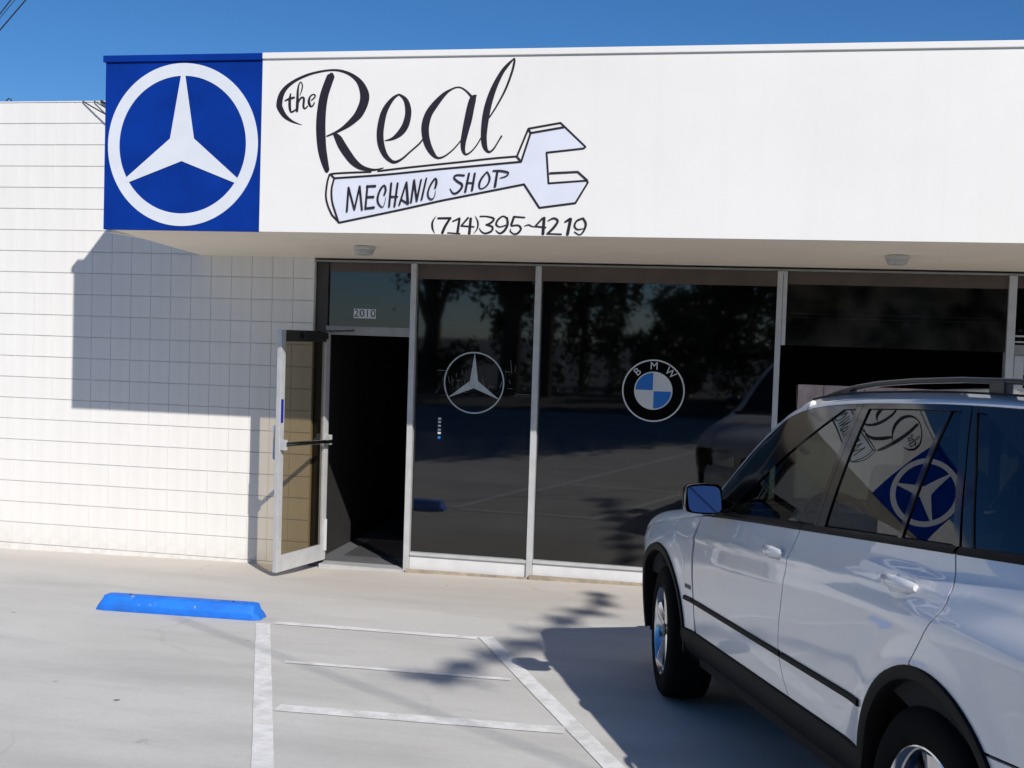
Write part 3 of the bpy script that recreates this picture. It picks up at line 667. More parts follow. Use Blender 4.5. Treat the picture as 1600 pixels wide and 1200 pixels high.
WB, WR_T, ARC, ARZ = 2.82, .365, .425, .42
zb = hermite([.84,.70,.5,.2,0,-.3,-.6,-.777,-1.735,-2.87,-3.3,-3.84], [.64,.75,.86,.935,.965,1.02,1.064,1.080,1.140,1.201,1.22,1.235])
z4 = hermite([.84,.70,.5,.2,0,-.25,-.36,-.5,-.62,-.78,-1.0,-1.2,-1.4,-1.6,-1.85,-2.3,-2.8,-3.2,-3.5,-3.68,-3.84], [.67,.80,.93,1.015,1.045,1.083,1.105,1.165,1.25,1.372,1.525,1.625,1.668,1.686,1.696,1.700,1.688,1.654,1.608,1.54,1.28])
y4 = hermite([.84,.70,.5,.2,-.15,-.30,-.42,-.62,-.80,-1.05,-1.25,-1.5,-2.2,-2.8,-3.4,-3.84], [.52,.61,.66,.69,.70,.735,.795,.775,.745,.70,.680,.662,.625,.580,.53,.49])
z6 = hermite([.84,.70,.5,.2,0,-.25,-.36,-.5,-.62,-.78,-1.0,-1.2,-1.4,-1.6,-1.85,-2.3,-2.8,-3.2,-3.5,-3.68,-3.84], [.69,.84,.975,1.06,1.085,1.116,1.133,1.195,1.28,1.405,1.558,1.655,1.702,1.722,1.734,1.738,1.724,1.694,1.648,1.58,1.31])
prof = hermite([.18,.30,.47,.62,.80,.95,1.02,1.10,1.16,1.25], [.862,.880,.899,.912,.924,.926,.918,.896,.878,.85])
def plan(x):
    d = 0.
    if x > .22: d += .20*max(0., (x-.22)/.62)**2.0
    if x < -2.7: d += .085*max(0., (-x-2.7)/1.14)**2
    return d
def ys(x, z):
    zz = z - (zb(x)-1.144)*.9*smoothstep((z-.6)/.4)          # the shoulder rises with the belt line
    y = prof(zz) - plan(x)
    if x < -1.1: y -= .022*(-x-1.1)**2*smoothstep((z-.95)/.2)
    zc = .945 + (-.476-x)*.0562                                # soft pressed line through the door handles
    if x < -.2: y += .0045*math.exp(-((z-zc)/.016)**2)*smoothstep((-.2-x)/.4) - .004*math.exp(-((z-zc+.045)/.03)**2)
    for xc in (0., -WB):
        d = math.hypot(x-xc, z-ARZ); y += .014*math.exp(-((d-ARC)/.075)**2)
    return y
def S_(x, v):
    b = zb(x)
    if v <= 3:
        z = .20 + (b-.20)*v/3; return Vector((x, ys(x, z), z))
    p3 = Vector((ys(x, b), b)); p4 = Vector((y4(x), z4(x))); d = p4-p3
    if v <= 4:
        t = v-3; r = smoothstep((x+.56)/.24)
        n = Vector((d.y, -d.x)).normalized() if d.length > 1e-6 else Vector((1, 0))
        p3i = p3 - Vector((.010, 0))*(1-r)
        d = p4-p3i
        s1, s2 = p3i + d/3 + n*.020, p3i + d*2/3 + n*.022
        tc = Vector((-y4(x), 2*(z6(x)-z4(x)))).normalized()
        h1 = p3 + Vector((-.06, 1)).normalized()*d.length*.45; h2 = p4 - tc*d.length*.45
        a1, a2 = s1.lerp(h1, r), s2.lerp(h2, r)
        q = p3i*(1-t)**3 + a1*3*t*(1-t)**2 + a2*3*t*t*(1-t) + p4*t**3
        return Vector((x, q.x, q.y))
    t = (v-4)/2; return Vector((x, p4.x*(1-t), p4.y + (z6(x)-p4.y)*(1-(1-t)**2)))
def zv(x, z):
    b = zb(x)
    if z <= b: return 3*(z-.20)/(b-.20)
    lo, hi = 3., 4.
    for _ in range(22):
        m_ = (lo+hi)/2
        if S_(x, m_).z < z: lo = m_
        else: hi = m_
    return lo
def nrm(x, v):
    e = 1e-3; a = S_(x+e, v)-S_(x-e, v); v0, v1 = max(0, v-.004), min(6, v+.004)
    if v <= 3: v1 = min(3., v1)
    elif v <= 4: v0 = max(3.0005, v0); v1 = max(v1, v0+.002)
    c = S_(x, v1)-S_(x, v0); n = c.cross(a)
    if n.length < 1e-9: n = Vector((0, 0, 1))
    n.normalize()
    if n.dot(Vector((0, S_(x, v).y, S_(x, v).z-.7))) < 0: n = -n
    return n
def dense(poly, step):
    out = []
    for i in range(len(poly)):
        a, b = poly[i], poly[(i+1) % len(poly)]; k = max(1, int(math.hypot(b[0]-a[0], b[1]-a[1])/step))
        out += [(a[0]+(b[0]-a[0])*j/k, a[1]+(b[1]-a[1])*j/k) for j in range(k)]
    return out
def panel(polys, name, mat, parent, side=1, off=0., flange=.014, mode='z', gx=.045, gy=.05, label=None, grid=True):
    """outlines in (x,z) [mode 'z'] or (x,v) [mode 'v'] laid on the body skin, with a turned-in edge"""
    V_, F_, NN = [], [], []
    for pi, (poly, md) in enumerate((p, mode) if not isinstance(p, tuple) or not isinstance(p[1], str) else p for p in polys):
        sy = gy if md == 'z' else gy*2.2
        poly = dense(poly, .03 if md == 'z' else .045)
        bm = bmesh.new(); vs = [bm.verts.new((a, b, 0)) for a, b in poly]; bm.faces.new(vs)
        bmesh.ops.triangulate(bm, faces=bm.faces[:])
        xs = [p[0] for p in poly]; zs = [p[1] for p in poly]
        for lo, hi, st, ax in ((min(xs), max(xs), gx, 0), (min(zs), max(zs), sy, 1)):
            k = math.ceil(lo/st)
            while k*st < hi:
                co = (k*st, 0, 0) if ax == 0 else (0, k*st, 0); no = (1, 0, 0) if ax == 0 else (0, 1, 0)
                bmesh.ops.bisect_plane(bm, geom=bm.verts[:]+bm.edges[:]+bm.faces[:], plane_co=co, plane_no=no, dist=1e-5); k += 1
        bm.verts.ensure_lookup_table(); bm.verts.index_update(); base = len(V_); pos = []
        for v in bm.verts:
            x, q = v.co.x, v.co.y; vv = zv(x, q) if md == 'z' else q
            p = S_(x, vv); n = nrm(x, vv); p = p + n*off
            pos.append((p, n)); V_.append((p.x, p.y*side, p.z)); NN.append((n.x, n.y*side, n.z))
        for f in bm.faces:
            idx = [v.index+base for v in f.verts]
            # face the same way as the analytic normal
            a, b, c = (Vector(V_[i]) for i in idx[:3]); nn = (b-a).cross(c-a)
            if nn.dot(Vector(NN[idx[0]])) < 0: idx.reverse()
            F_.append(tuple(idx))
        if flange:
            be = [e for e in bm.edges if len(e.link_faces) == 1]; mp = {}
            for e in be:
                q = []
                for v in e.verts:
                    i = v.index
                    if i not in mp:
                        p, n = pos[i]; p2 = p - n*flange; mp[i] = (len(V_), len(V_)+1)
                        V_.append((p.x, p.y*side, p.z)); V_.append((p2.x, p2.y*side, p2.z)); NN.append((0, 0, 0)); NN.append((0, 0, 0))
                    q.append(mp[i])
                F_.append((q[0][0], q[1][0], q[1][1], q[0][1]))
        bm.free()
    me = bpy.data.meshes.new(name); me.from_pydata(V_, [], F_)
    me.polygons.foreach_set('use_smooth', [True]*len(me.polygons)); me.update()
    vn = [tuple(v.normal) for v in me.vertices]
    me.normals_split_custom_set_from_vertices([n if (n[0] or n[1] or n[2]) else vn[i] for i, n in enumerate(NN)])
    return link(name, me, mat, parent, False, label)
def arc(xc, zc, r, a0, a1, n=20): return [(xc + r*math.cos(R(a0+(a1-a0)*i/n)), zc + r*math.sin(R(a0+(a1-a0)*i/n))) for i in range(n+1)]
def belt(x0, x1, d=-.002, n=14): return [(x0+(x1-x0)*i/n, zb(x0+(x1-x0)*i/n)+d) for i in range(n+1)]
G = .0034
gB = hermite([.46,.55,.65,.78,.9,1.02,1.15], [-1.765,-1.695,-1.662,-1.685,-1.712,-1.728,-1.748])
gC = hermite([.80,.852,.93,1.0,1.05,1.075,1.11,1.20], [-2.70,-2.754,-2.80,-2.838,-2.858,-2.857,-2.838,-2.790])
SB = .474
def al(z): return math.degrees(math.asin((z-ARZ)/ARC))
def side_panels(s):
    nm = lambda t: t
    # front fender (side + rolled top)
    a0 = al(SB)
    pf = [(-.553+G, SB)] + [(-.553+G+.004*i, SB+(zb(-.56)-SB)*i/8) for i in range(1, 8)] + belt(-.553, .66) + [(.68, .62), (.55, .62)] + \
         [p for p in arc(0, ARZ, ARC, al(.62), 180-a0, 26)]
    top = [(-.54, 3.0)] + [(x, 3.999-.0) for x in np.linspace(-.54, .66, 14)] + [(.66, 3.0)]
    top = [(-.545, 3.0), (-.545, 3.18), (-.47, 3.40), (-.43, 3.88), (-.33, 3.97)] + [(x, 3.975) for x in np.linspace(-.3, .66, 10)] + [(.66, 3.0)]
    fd = panel([(pf, 'z'), (top, 'v')], 'front_fender', 'car_paint', CAR, s)
    # doors
    fd_ = [(gB(z)+G, z) for z in np.linspace(SB, zb(-1.748)-.002, 14)] + belt(-1.746, -.56)[1:] + [(-.559, z) for z in (.95, .8, .64, .55)] + [(-.575, SB)]
    d1 = panel([(fd_, 'z')], 'front_door', 'car_paint', CAR, s, gy=.02)
    rd = [(gB(z)-G, z) for z in np.linspace(SB, zb(-1.75)-.002, 14)] + belt(-1.752, -2.79)[1:] + [(gC(z)+G, z) for z in np.linspace(1.178, .852, 12)] + \
         arc(-WB, ARZ, ARC, 80.8, al(SB), 16)
    d2 = panel([(rd, 'z')], 'rear_door', 'car_paint', CAR, s, gy=.02)
    qp = belt(-2.796, -3.70) + [(-3.72, .9), (-3.70, .66), (-3.45, .66)]
    qp = belt(-2.796, -3.70) + [(-3.72, .95), (-3.72, .70)] + arc(-WB, ARZ, ARC, 180-al(.70), 82, 18) + [(gC(z)-G, z) for z in np.linspace(.852, 1.178, 12)]
    q = panel([(qp, 'z')], 'quarter_panel', 'car_paint', CAR, s, gy=.02)
    # lower rear side / bumper corners
    rbp = [(-3.72, .695), (-3.72, .30), (-3.30, .30)] + arc(-WB, ARZ, ARC, 180-al(.31)+0, 180-al(.695), 10)
    rbp = [(-3.78, .694), (-3.80, .32)] + [(x, .32) for x in (-3.5, -3.26)] + arc(-WB, ARZ, ARC, 180-al(.33), 180-al(.69), 12)
    panel([(rbp, 'z')], 'rear_bumper', 'car_paint', CAR, s)
    fbp = [(.435, .33), (.80, .30), (.80, .614)] + [(.53, .614)] + arc(0, ARZ, ARC, al(.612), al(.34), 8)
    panel([(fbp, 'z')], 'front_bumper', 'car_paint', CAR, s)
    # black arch flares, rocker, mouldings
    for xc, nme in ((0., 'f'), (-WB, 'r')):
        a0_, a1_ = (al(.30), 180-al(.34)) if xc == 0 else (al(.34), 180-al(.30))
        mb = MB(); n = 40; rows = []
        for i in range(n+1):
            a = R(a0_+(a1_-a0_)*i/n); ring = []
            for r_, o_ in ((ARC+.004, .0), (ARC, .010), (ARC-.018, .013), (ARC-.038, .009), (ARC-.044, -.006), (ARC-.042, -.06)):
                x, z = xc+r_*math.cos(a), ARZ+r_*math.sin(a); y = ys(x, max(.2, z)) + o_; ring.append((x, y*s, z))
            rows.append(ring)
        vs = [p for r_ in rows for p in r_]; m_ = 6
        mb.add(vs, [(i*m_+j, (i+1)*m_+j, (i+1)*m_+j+1, i*m_+j+1) for i in range(n) for j in range(m_-1)])
        mb.build('arch_flare', 'car_trim', CAR, True)
        # dark wheel housing
        mb = MB(); vs = []
        for i in range(25):
            a = R(-20+220*i/24)
            for y in (.93, .45): vs.append((xc+.46*math.cos(a)*(.86 if y > .8 else 1), y*s*(.93 if y > .8 else 1), ARZ+.46*math.sin(a)*(.83 if y > .8 else 1)))
        mb.add(vs, [(2*i, 2*i+1, 2*i+3, 2*i+2) for i in range(24)])
        k = len(mb.v); c = [(xc+.47*math.cos(R(-20+220*i/24)), .44*s, ARZ+.47*math.sin(R(-20+220*i/24))) for i in range(25)]
        mb.add(c, [tuple(range(25))]); mb.build('wheel_housing', 'dark_cavity', CAR)
    mb = MB(); rows = []
    for x in np.linspace(-.385, -2.435, 30):
        yb = ys(x, SB); rows.append([(x, (yb-.004)*s, SB+.004), (x, (yb+.010)*s, SB-.006), (x, (yb+.012)*s, .425), (x, (yb-.012)*s, .36), (x, (yb-.07)*s, .315), (x, (yb-.22)*s, .31)])
    mb.add([p for r_ in rows for p in r_], [(i*6+j, (i+1)*6+j, (i+1)*6+j+1, i*6+j+1) for i in range(29) for j in range(5)])
    mb.build('rocker_cladding', 'car_trim', CAR, True)
    def strip(x0, x1, zf, h, o_, name, mat, par, n=20, vmode=None):
        mb = MB(); rows = []
        for x in np.linspace(x0, x1, n):
            z = zf(x); ring = []
            for dz, oo in ((-h/2, -.001), (-h/2+.004, o_), (h/2-.004, o_), (h/2, -.001)):
                ring.append((x, (ys(x, z+dz)+oo)*s, z+dz))
            rows.append(ring)
        mb.add([p for r_ in rows for p in r_], [(i*4+j, (i+1)*4+j, (i+1)*4+j+1, i*4+j+1) for i in range(n-1) for j in range(3)] + [(0, 1, 2, 3), tuple((n-1)*4+j for j in (3, 2, 1, 0))])
        return mb.build(name, mat, par, 30)
    strip(-.565, -1.686, lambda x: .627, .027, .010, 'side_moulding', 'car_trim', d1)
    strip(-1.704, -2.40, lambda x: .627, .027, .010, 'side_moulding', 'car_trim', d2)
    strip(-.43, -.548, lambda x: .627, .027, .010, 'side_moulding', 'car_trim', fd, 6)
    strip(-3.22, -3.74, lambda x: .640, .034, .011, 'side_moulding', 'car_trim', q, 8)
    MB().add([(-.435, (ys(-.435, .69)+.002)*s, .68), (-.52, (ys(-.52, .69)+.002)*s, .68), (-.52, (ys(-.52, .70)+.002)*s, .70), (-.435, (ys(-.435, .70)+.002)*s, .70)], [(0, 1, 2, 3)]).build('badge', 'rail_grey', fd)
    # belt trim in black rubber
    for x0, x1, par in ((-.70, -1.745, d1), (-1.753, -2.786, d2), (-2.80, -3.62, q)):
        mb = MB(); rows = []; n = 16
        for x in np.linspace(x0, x1, n):
            b = zb(x); p = S_(x, 3.0); t0 = S_(x, 3.045)
            rows.append([(x, (p.y+.002)*s, b-.004), (x, (p.y+.004)*s, b+.008), (x, (t0.y+.010)*s, b+.020), (x, (t0.y-.008)*s, b+.022)])
        mb.add([p for r_ in rows for p in r_], [(i*4+j, (i+1)*4+j, (i+1)*4+j+1, i*4+j+1) for i in range(n-1) for j in range(3)])
        mb.build('belt_trim', 'car_trim', par, True)
    # glass and pillars (x, v)
    def T(x, z): return zv(x, z)
    A = [(x, 3.895) for x in np.linspace(-.92, -1.30, 6)]
    fg = [(-.80, 3.05), (-.82, 3.45), (-.86, 3.76), (-.93, 3.83), (-1.02, 3.86), (-1.2, 3.875), (-1.5, 3.878), (-1.785, 3.878), (-1.812, 3.5), (-1.826, 3.05)]
    panel([(fg, 'v')], 'window_pane', 'car_glass', d1, s, off=-.006, flange=0, gx=.06)
    rg = [(-1.918, 3.05), (-1.905, 3.5), (-1.888, 3.878), (-2.2, 3.878), (-2.412, 3.872), (-2.424, 3.5), (-2.44, 3.05)]
    panel([(rg, 'v')], 'window_pane', 'car_glass', d2, s, off=-.006, flange=0, gx=.06)
    sg = [(-2.465, 3.05), (-2.45, 3.5), (-2.435, 3.87), (-2.49, 3.87), (-2.62, 3.5), (-2.755, 3.05)]
    panel([(sg, 'v')], 'window_pane', 'privacy_glass', d2, s, off=-.006, flange=0, gx=.06)
    qg = [(-2.851, 3.05), (-2.711, 3.5), (-2.575, 3.87), (-3.1, 3.865), (-3.38, 3.84), (-3.48, 3.5), (-3.55, 3.05)]
    panel([(qg, 'v')], 'window_pane', 'privacy_glass', q, s, off=-.006, flange=0, gx=.06)
    def frame(poly, par, mat='car_gloss_black', off=0., name='window_frame'): return panel([(poly, 'v')], name, mat, par, s, off=off, flange=.012, gx=.08)
    frame([(-1.8265, 3.03), (-1.8125, 3.5), (-1.786, 3.915), (-1.832, 3.915), (-1.848, 3.5), (-1.852, 3.03)], d1)
    frame([(-1.855, 3.03), (-1.851, 3.5), (-1.835, 3.915), (-1.8875, 3.915), (-1.9045, 3.5), (-1.9175, 3.03)], d2)
    frame([(-2.4405, 3.03), (-2.4245, 3.5), (-2.4125, 3.872), (-2.4345, 3.872), (-2.4495, 3.5), (-2.4645, 3.03)], d2)
    frame([(-2.756, 3.03), (-2.621, 3.5), (-2.491, 3.872), (-2.49, 3.915), (-2.53, 3.915), (-2.66, 3.5), (-2.785, 3.03)], d2)
    frame([(-2.799, 3.03), (-2.667, 3.5), (-2.537, 3.915), (-2.575, 3.915), (-2.574, 3.872), (-2.71, 3.5), (-2.85, 3.03)], q)
    # upper door frames
    frame([(-.80, 3.02), (-.58, 3.03), (-.60, 3.28), (-.65, 3.54), (-.72, 3.74), (-.84, 3.87), (-.97, 3.905), (-1.2, 3.915), (-1.785, 3.915), (-1.785, 3.88), (-1.5, 3.88), (-1.2, 3.877), (-1.02, 3.862), (-.93, 3.832), (-.86, 3.762), (-.82, 3.45)], d1)
    frame([(-1.889, 3.88), (-1.889, 3.915), (-2.488, 3.915), (-2.489, 3.874), (-2.2, 3.88)], d2)
    frame([(-2.577, 3.872), (-2.577, 3.915), (-3.40, 3.91), (-3.56, 3.5), (-3.64, 3.03), (-3.552, 3.03), (-3.482, 3.5), (-3.382, 3.842), (-3.1, 3.867)], q)
    # A-pillar and side roof rail, D-pillar
    ap = [(-.52, 3.05), (-.55, 3.22), (-.597, 3.29), (-.648, 3.55), (-.72, 3.745), (-.84, 3.875), (-.97, 3.91), (-1.2, 3.92), (-1.34, 3.92), (-1.34, 4.16)] + [(x, 4.16) for x in (-1.22, -1.02, -.82, -.62, -.50)] + [(-.43, 4.10), (-.43, 3.90), (-.47, 3.4)]
    panel([(ap, 'v')], 'windscreen_pillar', 'car_paint', CAR, s, gx=.05)
    dpil = [(-3.50, 3.92), (-3.50, 4.10), (-3.70, 4.10), (-3.82, 4.10), (-3.82, 3.0), (-3.70, 3.0), (-3.645, 3.03), (-3.565, 3.5), (-3.405, 3.915)]
    panel([(dpil, 'v')], 'rear_pillar', 'car_paint', CAR, s, gx=.05)
    # door handles
    for xh, zh, par in ((-1.58, 1.028, d1), (-2.585, 1.070, d2)):
        mb = MB(); rows = []; n = 13; L = .215
        for i in range(n):
            t = i/(n-1); x = xh + .11 - L*t; yb = ys(x, zh); lift_ = .030*math.sin(math.pi*min(1, max(0, t*.95+.02)))**.55; h = .012+.012*math.sin(math.pi*t)**.6
            rows.append([(x, (yb+lift_-.010)*s, zh-h), (x, (yb+lift_+.002)*s, zh-h*.7), (x, (yb+lift_+.006)*s, zh), (x, (yb+lift_+.002)*s, zh+h*.7), (x, (yb+lift_-.010)*s, zh+h), (x, (yb+lift_-.014)*s, zh)])
        mb.add([p for r_ in rows for p in r_], [(i*6+j, (i+1)*6+j, (i+1)*6+(j+1)%6, i*6+(j+1)%6) for i in range(n-1) for j in range(6)] + [tuple(range(6)), tuple((n-1)*6+j for j in range(5, -1, -1))])
        mb.build('handle', 'car_paint', par, 60)
        mb = MB(); k = 18; c = [(xh-.005+.085*math.cos(2*math.pi*i/k), 0, zh-.004+.034*math.sin(2*math.pi*i/k)) for i in range(k)]
        mb.add([(x, (ys(x, z)+.0015)*s, z) for x, _, z in c], [tuple(range(k))]); mb.build('handle_recess', 'car_paint', par)
    # door mirror
    mb = MB(); rows = []
    for x, k, cy_ in ((-.925, 1.0, 0), (-.915, 1.03, 0), (-.87, 1.0, 0), (-.81, .86, -.006), (-.765, .60, -.014), (-.75, .30, -.02)):
        ring = []
        for j in range(20):
            a = 2*math.pi*j/20; ca, sa = math.cos(a), math.sin(a); e = .38
            u = math.copysign(abs(ca)**e, ca); v_ = math.copysign(abs(sa)**e, sa)
            yy = 1.005 + cy_ + .088*u*k; zz = 1.178 + .072*v_*k*(1.0 if u < 0 else 1-.08*u)
            ring.append((x, yy*s, zz))
        rows.append(ring)
    mb.add([p for r_ in rows for p in r_], [(i*20+j, (i+1)*20+j, (i+1)*20+(j+1)%20, i*20+(j+1)%20) for i in range(5) for j in range(20)] + [tuple(100+j for j in range(20))])
    mm = mb.build('mirror', 'car_gloss_black', d1, 50)
    ring = [(-.931, (1.005+.078*math.copysign(abs(math.cos(2*math.pi*j/24))**.4, math.cos(2*math.pi*j/24)))*s, 1.178+.061*math.copysign(abs(math.sin(2*math.pi*j/24))**.4, math.sin(2*math.pi*j/24))) for j in range(24)]
    MB().add([(x-.004+.10*(abs(y)-1.005)+.38*(z-1.178), y, z) for x, y, z in ring], [tuple(range(24))]).build('mirror_glass', 'mirror_glass', d1)
    MB().add([(-.78, .83*s, 1.12), (-.80, .95*s, 1.135), (-.90, .95*s, 1.135), (-.78, .83*s, 1.165), (-.80, .95*s, 1.18), (-.90, .95*s, 1.18)], [(0,1,2),(3,5,4),(0,3,4,1),(1,4,5,2),(2,5,3,0)]).build('mirror_arm', 'car_gloss_black', d1, bevel=.006)
    return d1
D1L = side_panels(1); D1R = side_panels(-1)
# skin across the middle (both halves in one sheet)
def top_panel(x0, x1, v0, name, mat, parent=CAR, off=0., nx=24, ny=12, flange=.012):
    V_, F_, NN = [], [], []; cols = [(v0+(6-v0)*j/ny, 1) for j in range(ny+1)] + [(6-(6-v0)*j/ny, -1) for j in range(1, ny+1)]
    for i in range(nx+1):
        x = x0+(x1-x0)*i/nx
        for v, s in cols:
            p = S_(x, v); n = nrm(x, min(v, 5.99)); p = p + n*off; V_.append((p.x, p.y*s, p.z)); NN.append((n.x, n.y*s, n.z))
    m_ = len(cols); F_ = [(i*m_+j, (i+1)*m_+j, (i+1)*m_+j+1, i*m_+j+1) for i in range(nx) for j in range(m_-1)]
    me = bpy.data.meshes.new(name); me.from_pydata(V_, [], F_); bm = bmesh.new(); bm.from_mesh(me); bmesh.ops.recalc_face_normals(bm, faces=bm.faces)
    if sum(f.normal.z for f in bm.faces) < 0: bmesh.ops.reverse_faces(bm, faces=bm.faces)
    bm.to_mesh(me); bm.free()
    me.polygons.foreach_set('use_smooth', [True]*len(me.polygons)); me.normals_split_custom_set_from_vertices(NN)
    return link(name, me, mat, parent)
roof = top_panel(-1.345, -3.50, 3.92, 'roof', 'car_paint', nx=30, ny=16)
hood = top_panel(.70, -.325, 3.985, 'bonnet', 'car_paint', nx=24, ny=14)
top_panel(-.33, -.43, 4.0, 'cowl', 'car_trim', nx=4)
top_panel(-.43, -1.335, 4.165, 'windscreen', 'car_glass', off=-.004)
top_panel(-3.505, -3.82, 4.105, 'rear_window', 'privacy_glass', off=-.004)
# sunroof seam and cross groove where the rail block sits
for s in (1, -1):
    mb = MB(); pts = [S_(x, 4.0) for x in np.linspace(-1.36, -3.45, 30)]
    mb.tube([(p.x, (p.y+.001)*s, p.z+.003) for p in pts], .0045, 6); mb.build('roof_seam', 'car_trim', roof)
    # roof rail
    xs_ = [-1.40, -1.46, -1.55, -1.68, -1.85, -2.1, -2.4, -2.7, -3.0, -3.2, -3.32, -3.40, -3.45]; hz = [-.004, .006, .016, .026, .034, .040, .043, .043, .038, .028, .014, .002, -.006]
    mb = MB(); rows = []
    for x, h in zip(xs_, hz):
        p = S_(x, 4.10); rows.append([(x, (p.y+a*.017)*s, p.z+h+b*.010) for a, b in ((1, -.6), (1, .5), (.5, 1), (-.5, 1), (-1, .5), (-1, -.6), (-.6, -1), (.6, -1))])
    mb.add([p for r_ in rows for p in r_], [(i*8+j, (i+1)*8+j, (i+1)*8+(j+1)%8, i*8+(j+1)%8) for i in range(len(xs_)-1) for j in range(8)] + [tuple(range(8)), tuple((len(xs_)-1)*8+j for j in range(8))])
    rl = mb.build('roof_rail', 'rail_grey', CAR, 60)
    for x in (-1.60, -2.60, -3.22):
        p = S_(x, 4.10); i = min(range(len(xs_)), key=lambda k: abs(xs_[k]-x)); h = np.interp(-x, [-a for a in xs_], hz)
        MB().box((x-.045, (p.y-.017)*1 if s > 0 else -p.y-.017, p.z-.004), (x+.045, (p.y+.017) if s > 0 else -p.y+.017, p.z+h)).build('rail_foot', 'rail_grey', rl, bevel=.006)
# nose: grille, lamps, bumper face
mb = MB(); rows = []
for y in np.linspace(-.66, .66, 23):
    xf = .83 - .10*abs(y/.66)**2.4
    rows.append([(xf-.10, y, .20), (xf+.01, y, .27), (xf+.055, y, .42), (xf+.05, y, .56), (xf+.0, y, .625), (xf-.02, y, .64)])
mb.add([p for r_ in rows for p in r_], [(i*6+j, (i+1)*6+j, (i+1)*6+j+1, i*6+j+1) for i in range(22) for j in range(5)]); mb.build('front_bumper', 'car_paint', CAR, True)
mb = MB(); rows = []
for y in np.linspace(-.60, .60, 23):
    xf = .815 - .12*abs(y/.60)**2.2; rows.append([(xf, y, .625), (xf-.005, y, .70), (xf-.06, y, .80), (xf-.10, y, .845)])
mb.add([p for r_ in rows for p in r_], [(i*4+j, (i+1)*4+j, (i+1)*4+j+1, i*4+j+1) for i in range(22) for j in range(3)]); mb.build('front_panel', 'car_paint', CAR, True)
for s in (1, -1):
    mb = MB(); k = 20; mb.add([(.835, s*.12+.10*math.copysign(abs(math.cos(6.283*i/k))**.5, math.cos(6.283*i/k)), .71+.07*math.copysign(abs(math.sin(6.283*i/k))**.5, math.sin(6.283*i/k))) for i in range(k)], [tuple(range(k))]); mb.build('grille', 'black_plastic', CAR)
    mb = MB(); mb.add([(.812, s*.30, .66), (.745, s*.55, .665), (.70, s*.62, .75), (.71, s*.58, .80), (.77, s*.32, .775)], [(0, 1, 2, 3, 4)]); mb.build('headlight', 'lens_clear', CAR)
# tail: tailgate, lamps, bumper
mb = MB(); rows = []
for y in np.linspace(-.80, .80, 21):
    xf = -3.84 + .05*abs(y/.80)**3; rows.append([(xf+.03, y*.76, 1.27), (xf-.005, y*.98, 1.18), (xf-.02, y, 1.0), (xf-.025, y, .80), (xf-.02, y, .70)])
mb.add([p for r_ in rows for p in r_], [(i*5+j, (i+1)*5+j, (i+1)*5+j+1, i*5+j+1) for i in range(20) for j in range(4)]); tg = mb.build('tailgate', 'car_paint', CAR, True)
mb = MB(); rows = []
for y in np.linspace(-.84, .84, 21):
    xf = -3.86 + .07*abs(y/.84)**3; rows.append([(xf+.04, y, .71), (xf-.03, y, .68), (xf-.05, y, .58), (xf-.03, y, .40), (xf+.06, y, .30)])
mb.add([p for r_ in rows for p in r_], [(i*5+j, (i+1)*5+j, (i+1)*5+j+1, i*5+j+1) for i in range(20) for j in range(4)]); mb.build('rear_bumper', 'car_trim', CAR, True)
for s in (1, -1): MB().box((-3.88, s*.70-.085, .83), (-3.80, s*.70+.085, 1.12)).build('tail_light', 'lens_red', CAR, bevel=.02)
MB().box((-3.885, -.26, .86), (-3.868, .26, .98)).build('number_plate', 'decal_white', CAR)
# inner shell, floor and cabin
for s in (1, -1):
    sh = [(-.50, .28)] + [(-.50, .95)] + [(x, zb(x)-.03) for x in np.linspace(-.5, -3.7, 20)] + [(-3.7, .5), (-3.3, .5)] + arc(-WB, ARZ, .47, 180-al(.47), al(.47), 20) + [(-2.36, .28)]
    panel([(sh, 'z')], 'inner_shell', 'dark_cavity', CAR, s, off=-.035, flange=0, gx=.12, gy=.12)
    sh = [(-.50, .6)] + arc(0, ARZ, .47, 180-al(.62), al(.62), 18) + [(.60, .6), (.60, .74)] + [(x, zb(x)-.03) for x in np.linspace(.6, -.5, 10)]
    panel([(sh, 'z')], 'inner_shell', 'dark_cavity', CAR, s, off=-.035, flange=0, gx=.12, gy=.12)
MB().box((-3.75, -.80, .27), (.62, .80, .33)).build('underbody', 'dark_cavity', CAR)
MB().box((-3.70, -.80, .60), (-.55, .80, .63)).build('cabin_floor', 'dark_cavity', CAR)
mb = MB(); rows = []
for y in np.linspace(-.78, .78, 11): rows.append([(-.50, y, 1.08), (-.72, y, 1.11), (-.86, y, 1.06), (-.90, y, .95), (-.86, y, .70)])
mb.add([p for r_ in rows for p in r_], [(i*5+j, (i+1)*5+j, (i+1)*5+j+1, i*5+j+1) for i in range(10) for j in range(4)]); mb.build('dashboard', 'seat_leather', CAR, True)
mb = MB(); c = Vector((-1.05, .38, 1.06)); ax = Vector((-.86, 0, .5)).normalized(); u = Vector((0, 1, 0)); v_ = ax.cross(u); ring = [c + (u*math.cos(6.2832*i/28) + v_*math.sin(6.2832*i/28))*.185 for i in range(29)]
mb.tube(ring, .016, 8, False); mb.tube([c-u*.18, c, c+u*.18], .02, 6); mb.tube([c, c-v_*.18], .02, 6); mb.lathe([(.001, -.01), (.06, -.01), (.06, .02), (.001, .03)], c, 'x', 16); mb.tube([c, c-ax*.3], .03, 8); mb.build('steering_wheel', 'black_plastic', CAR, True)
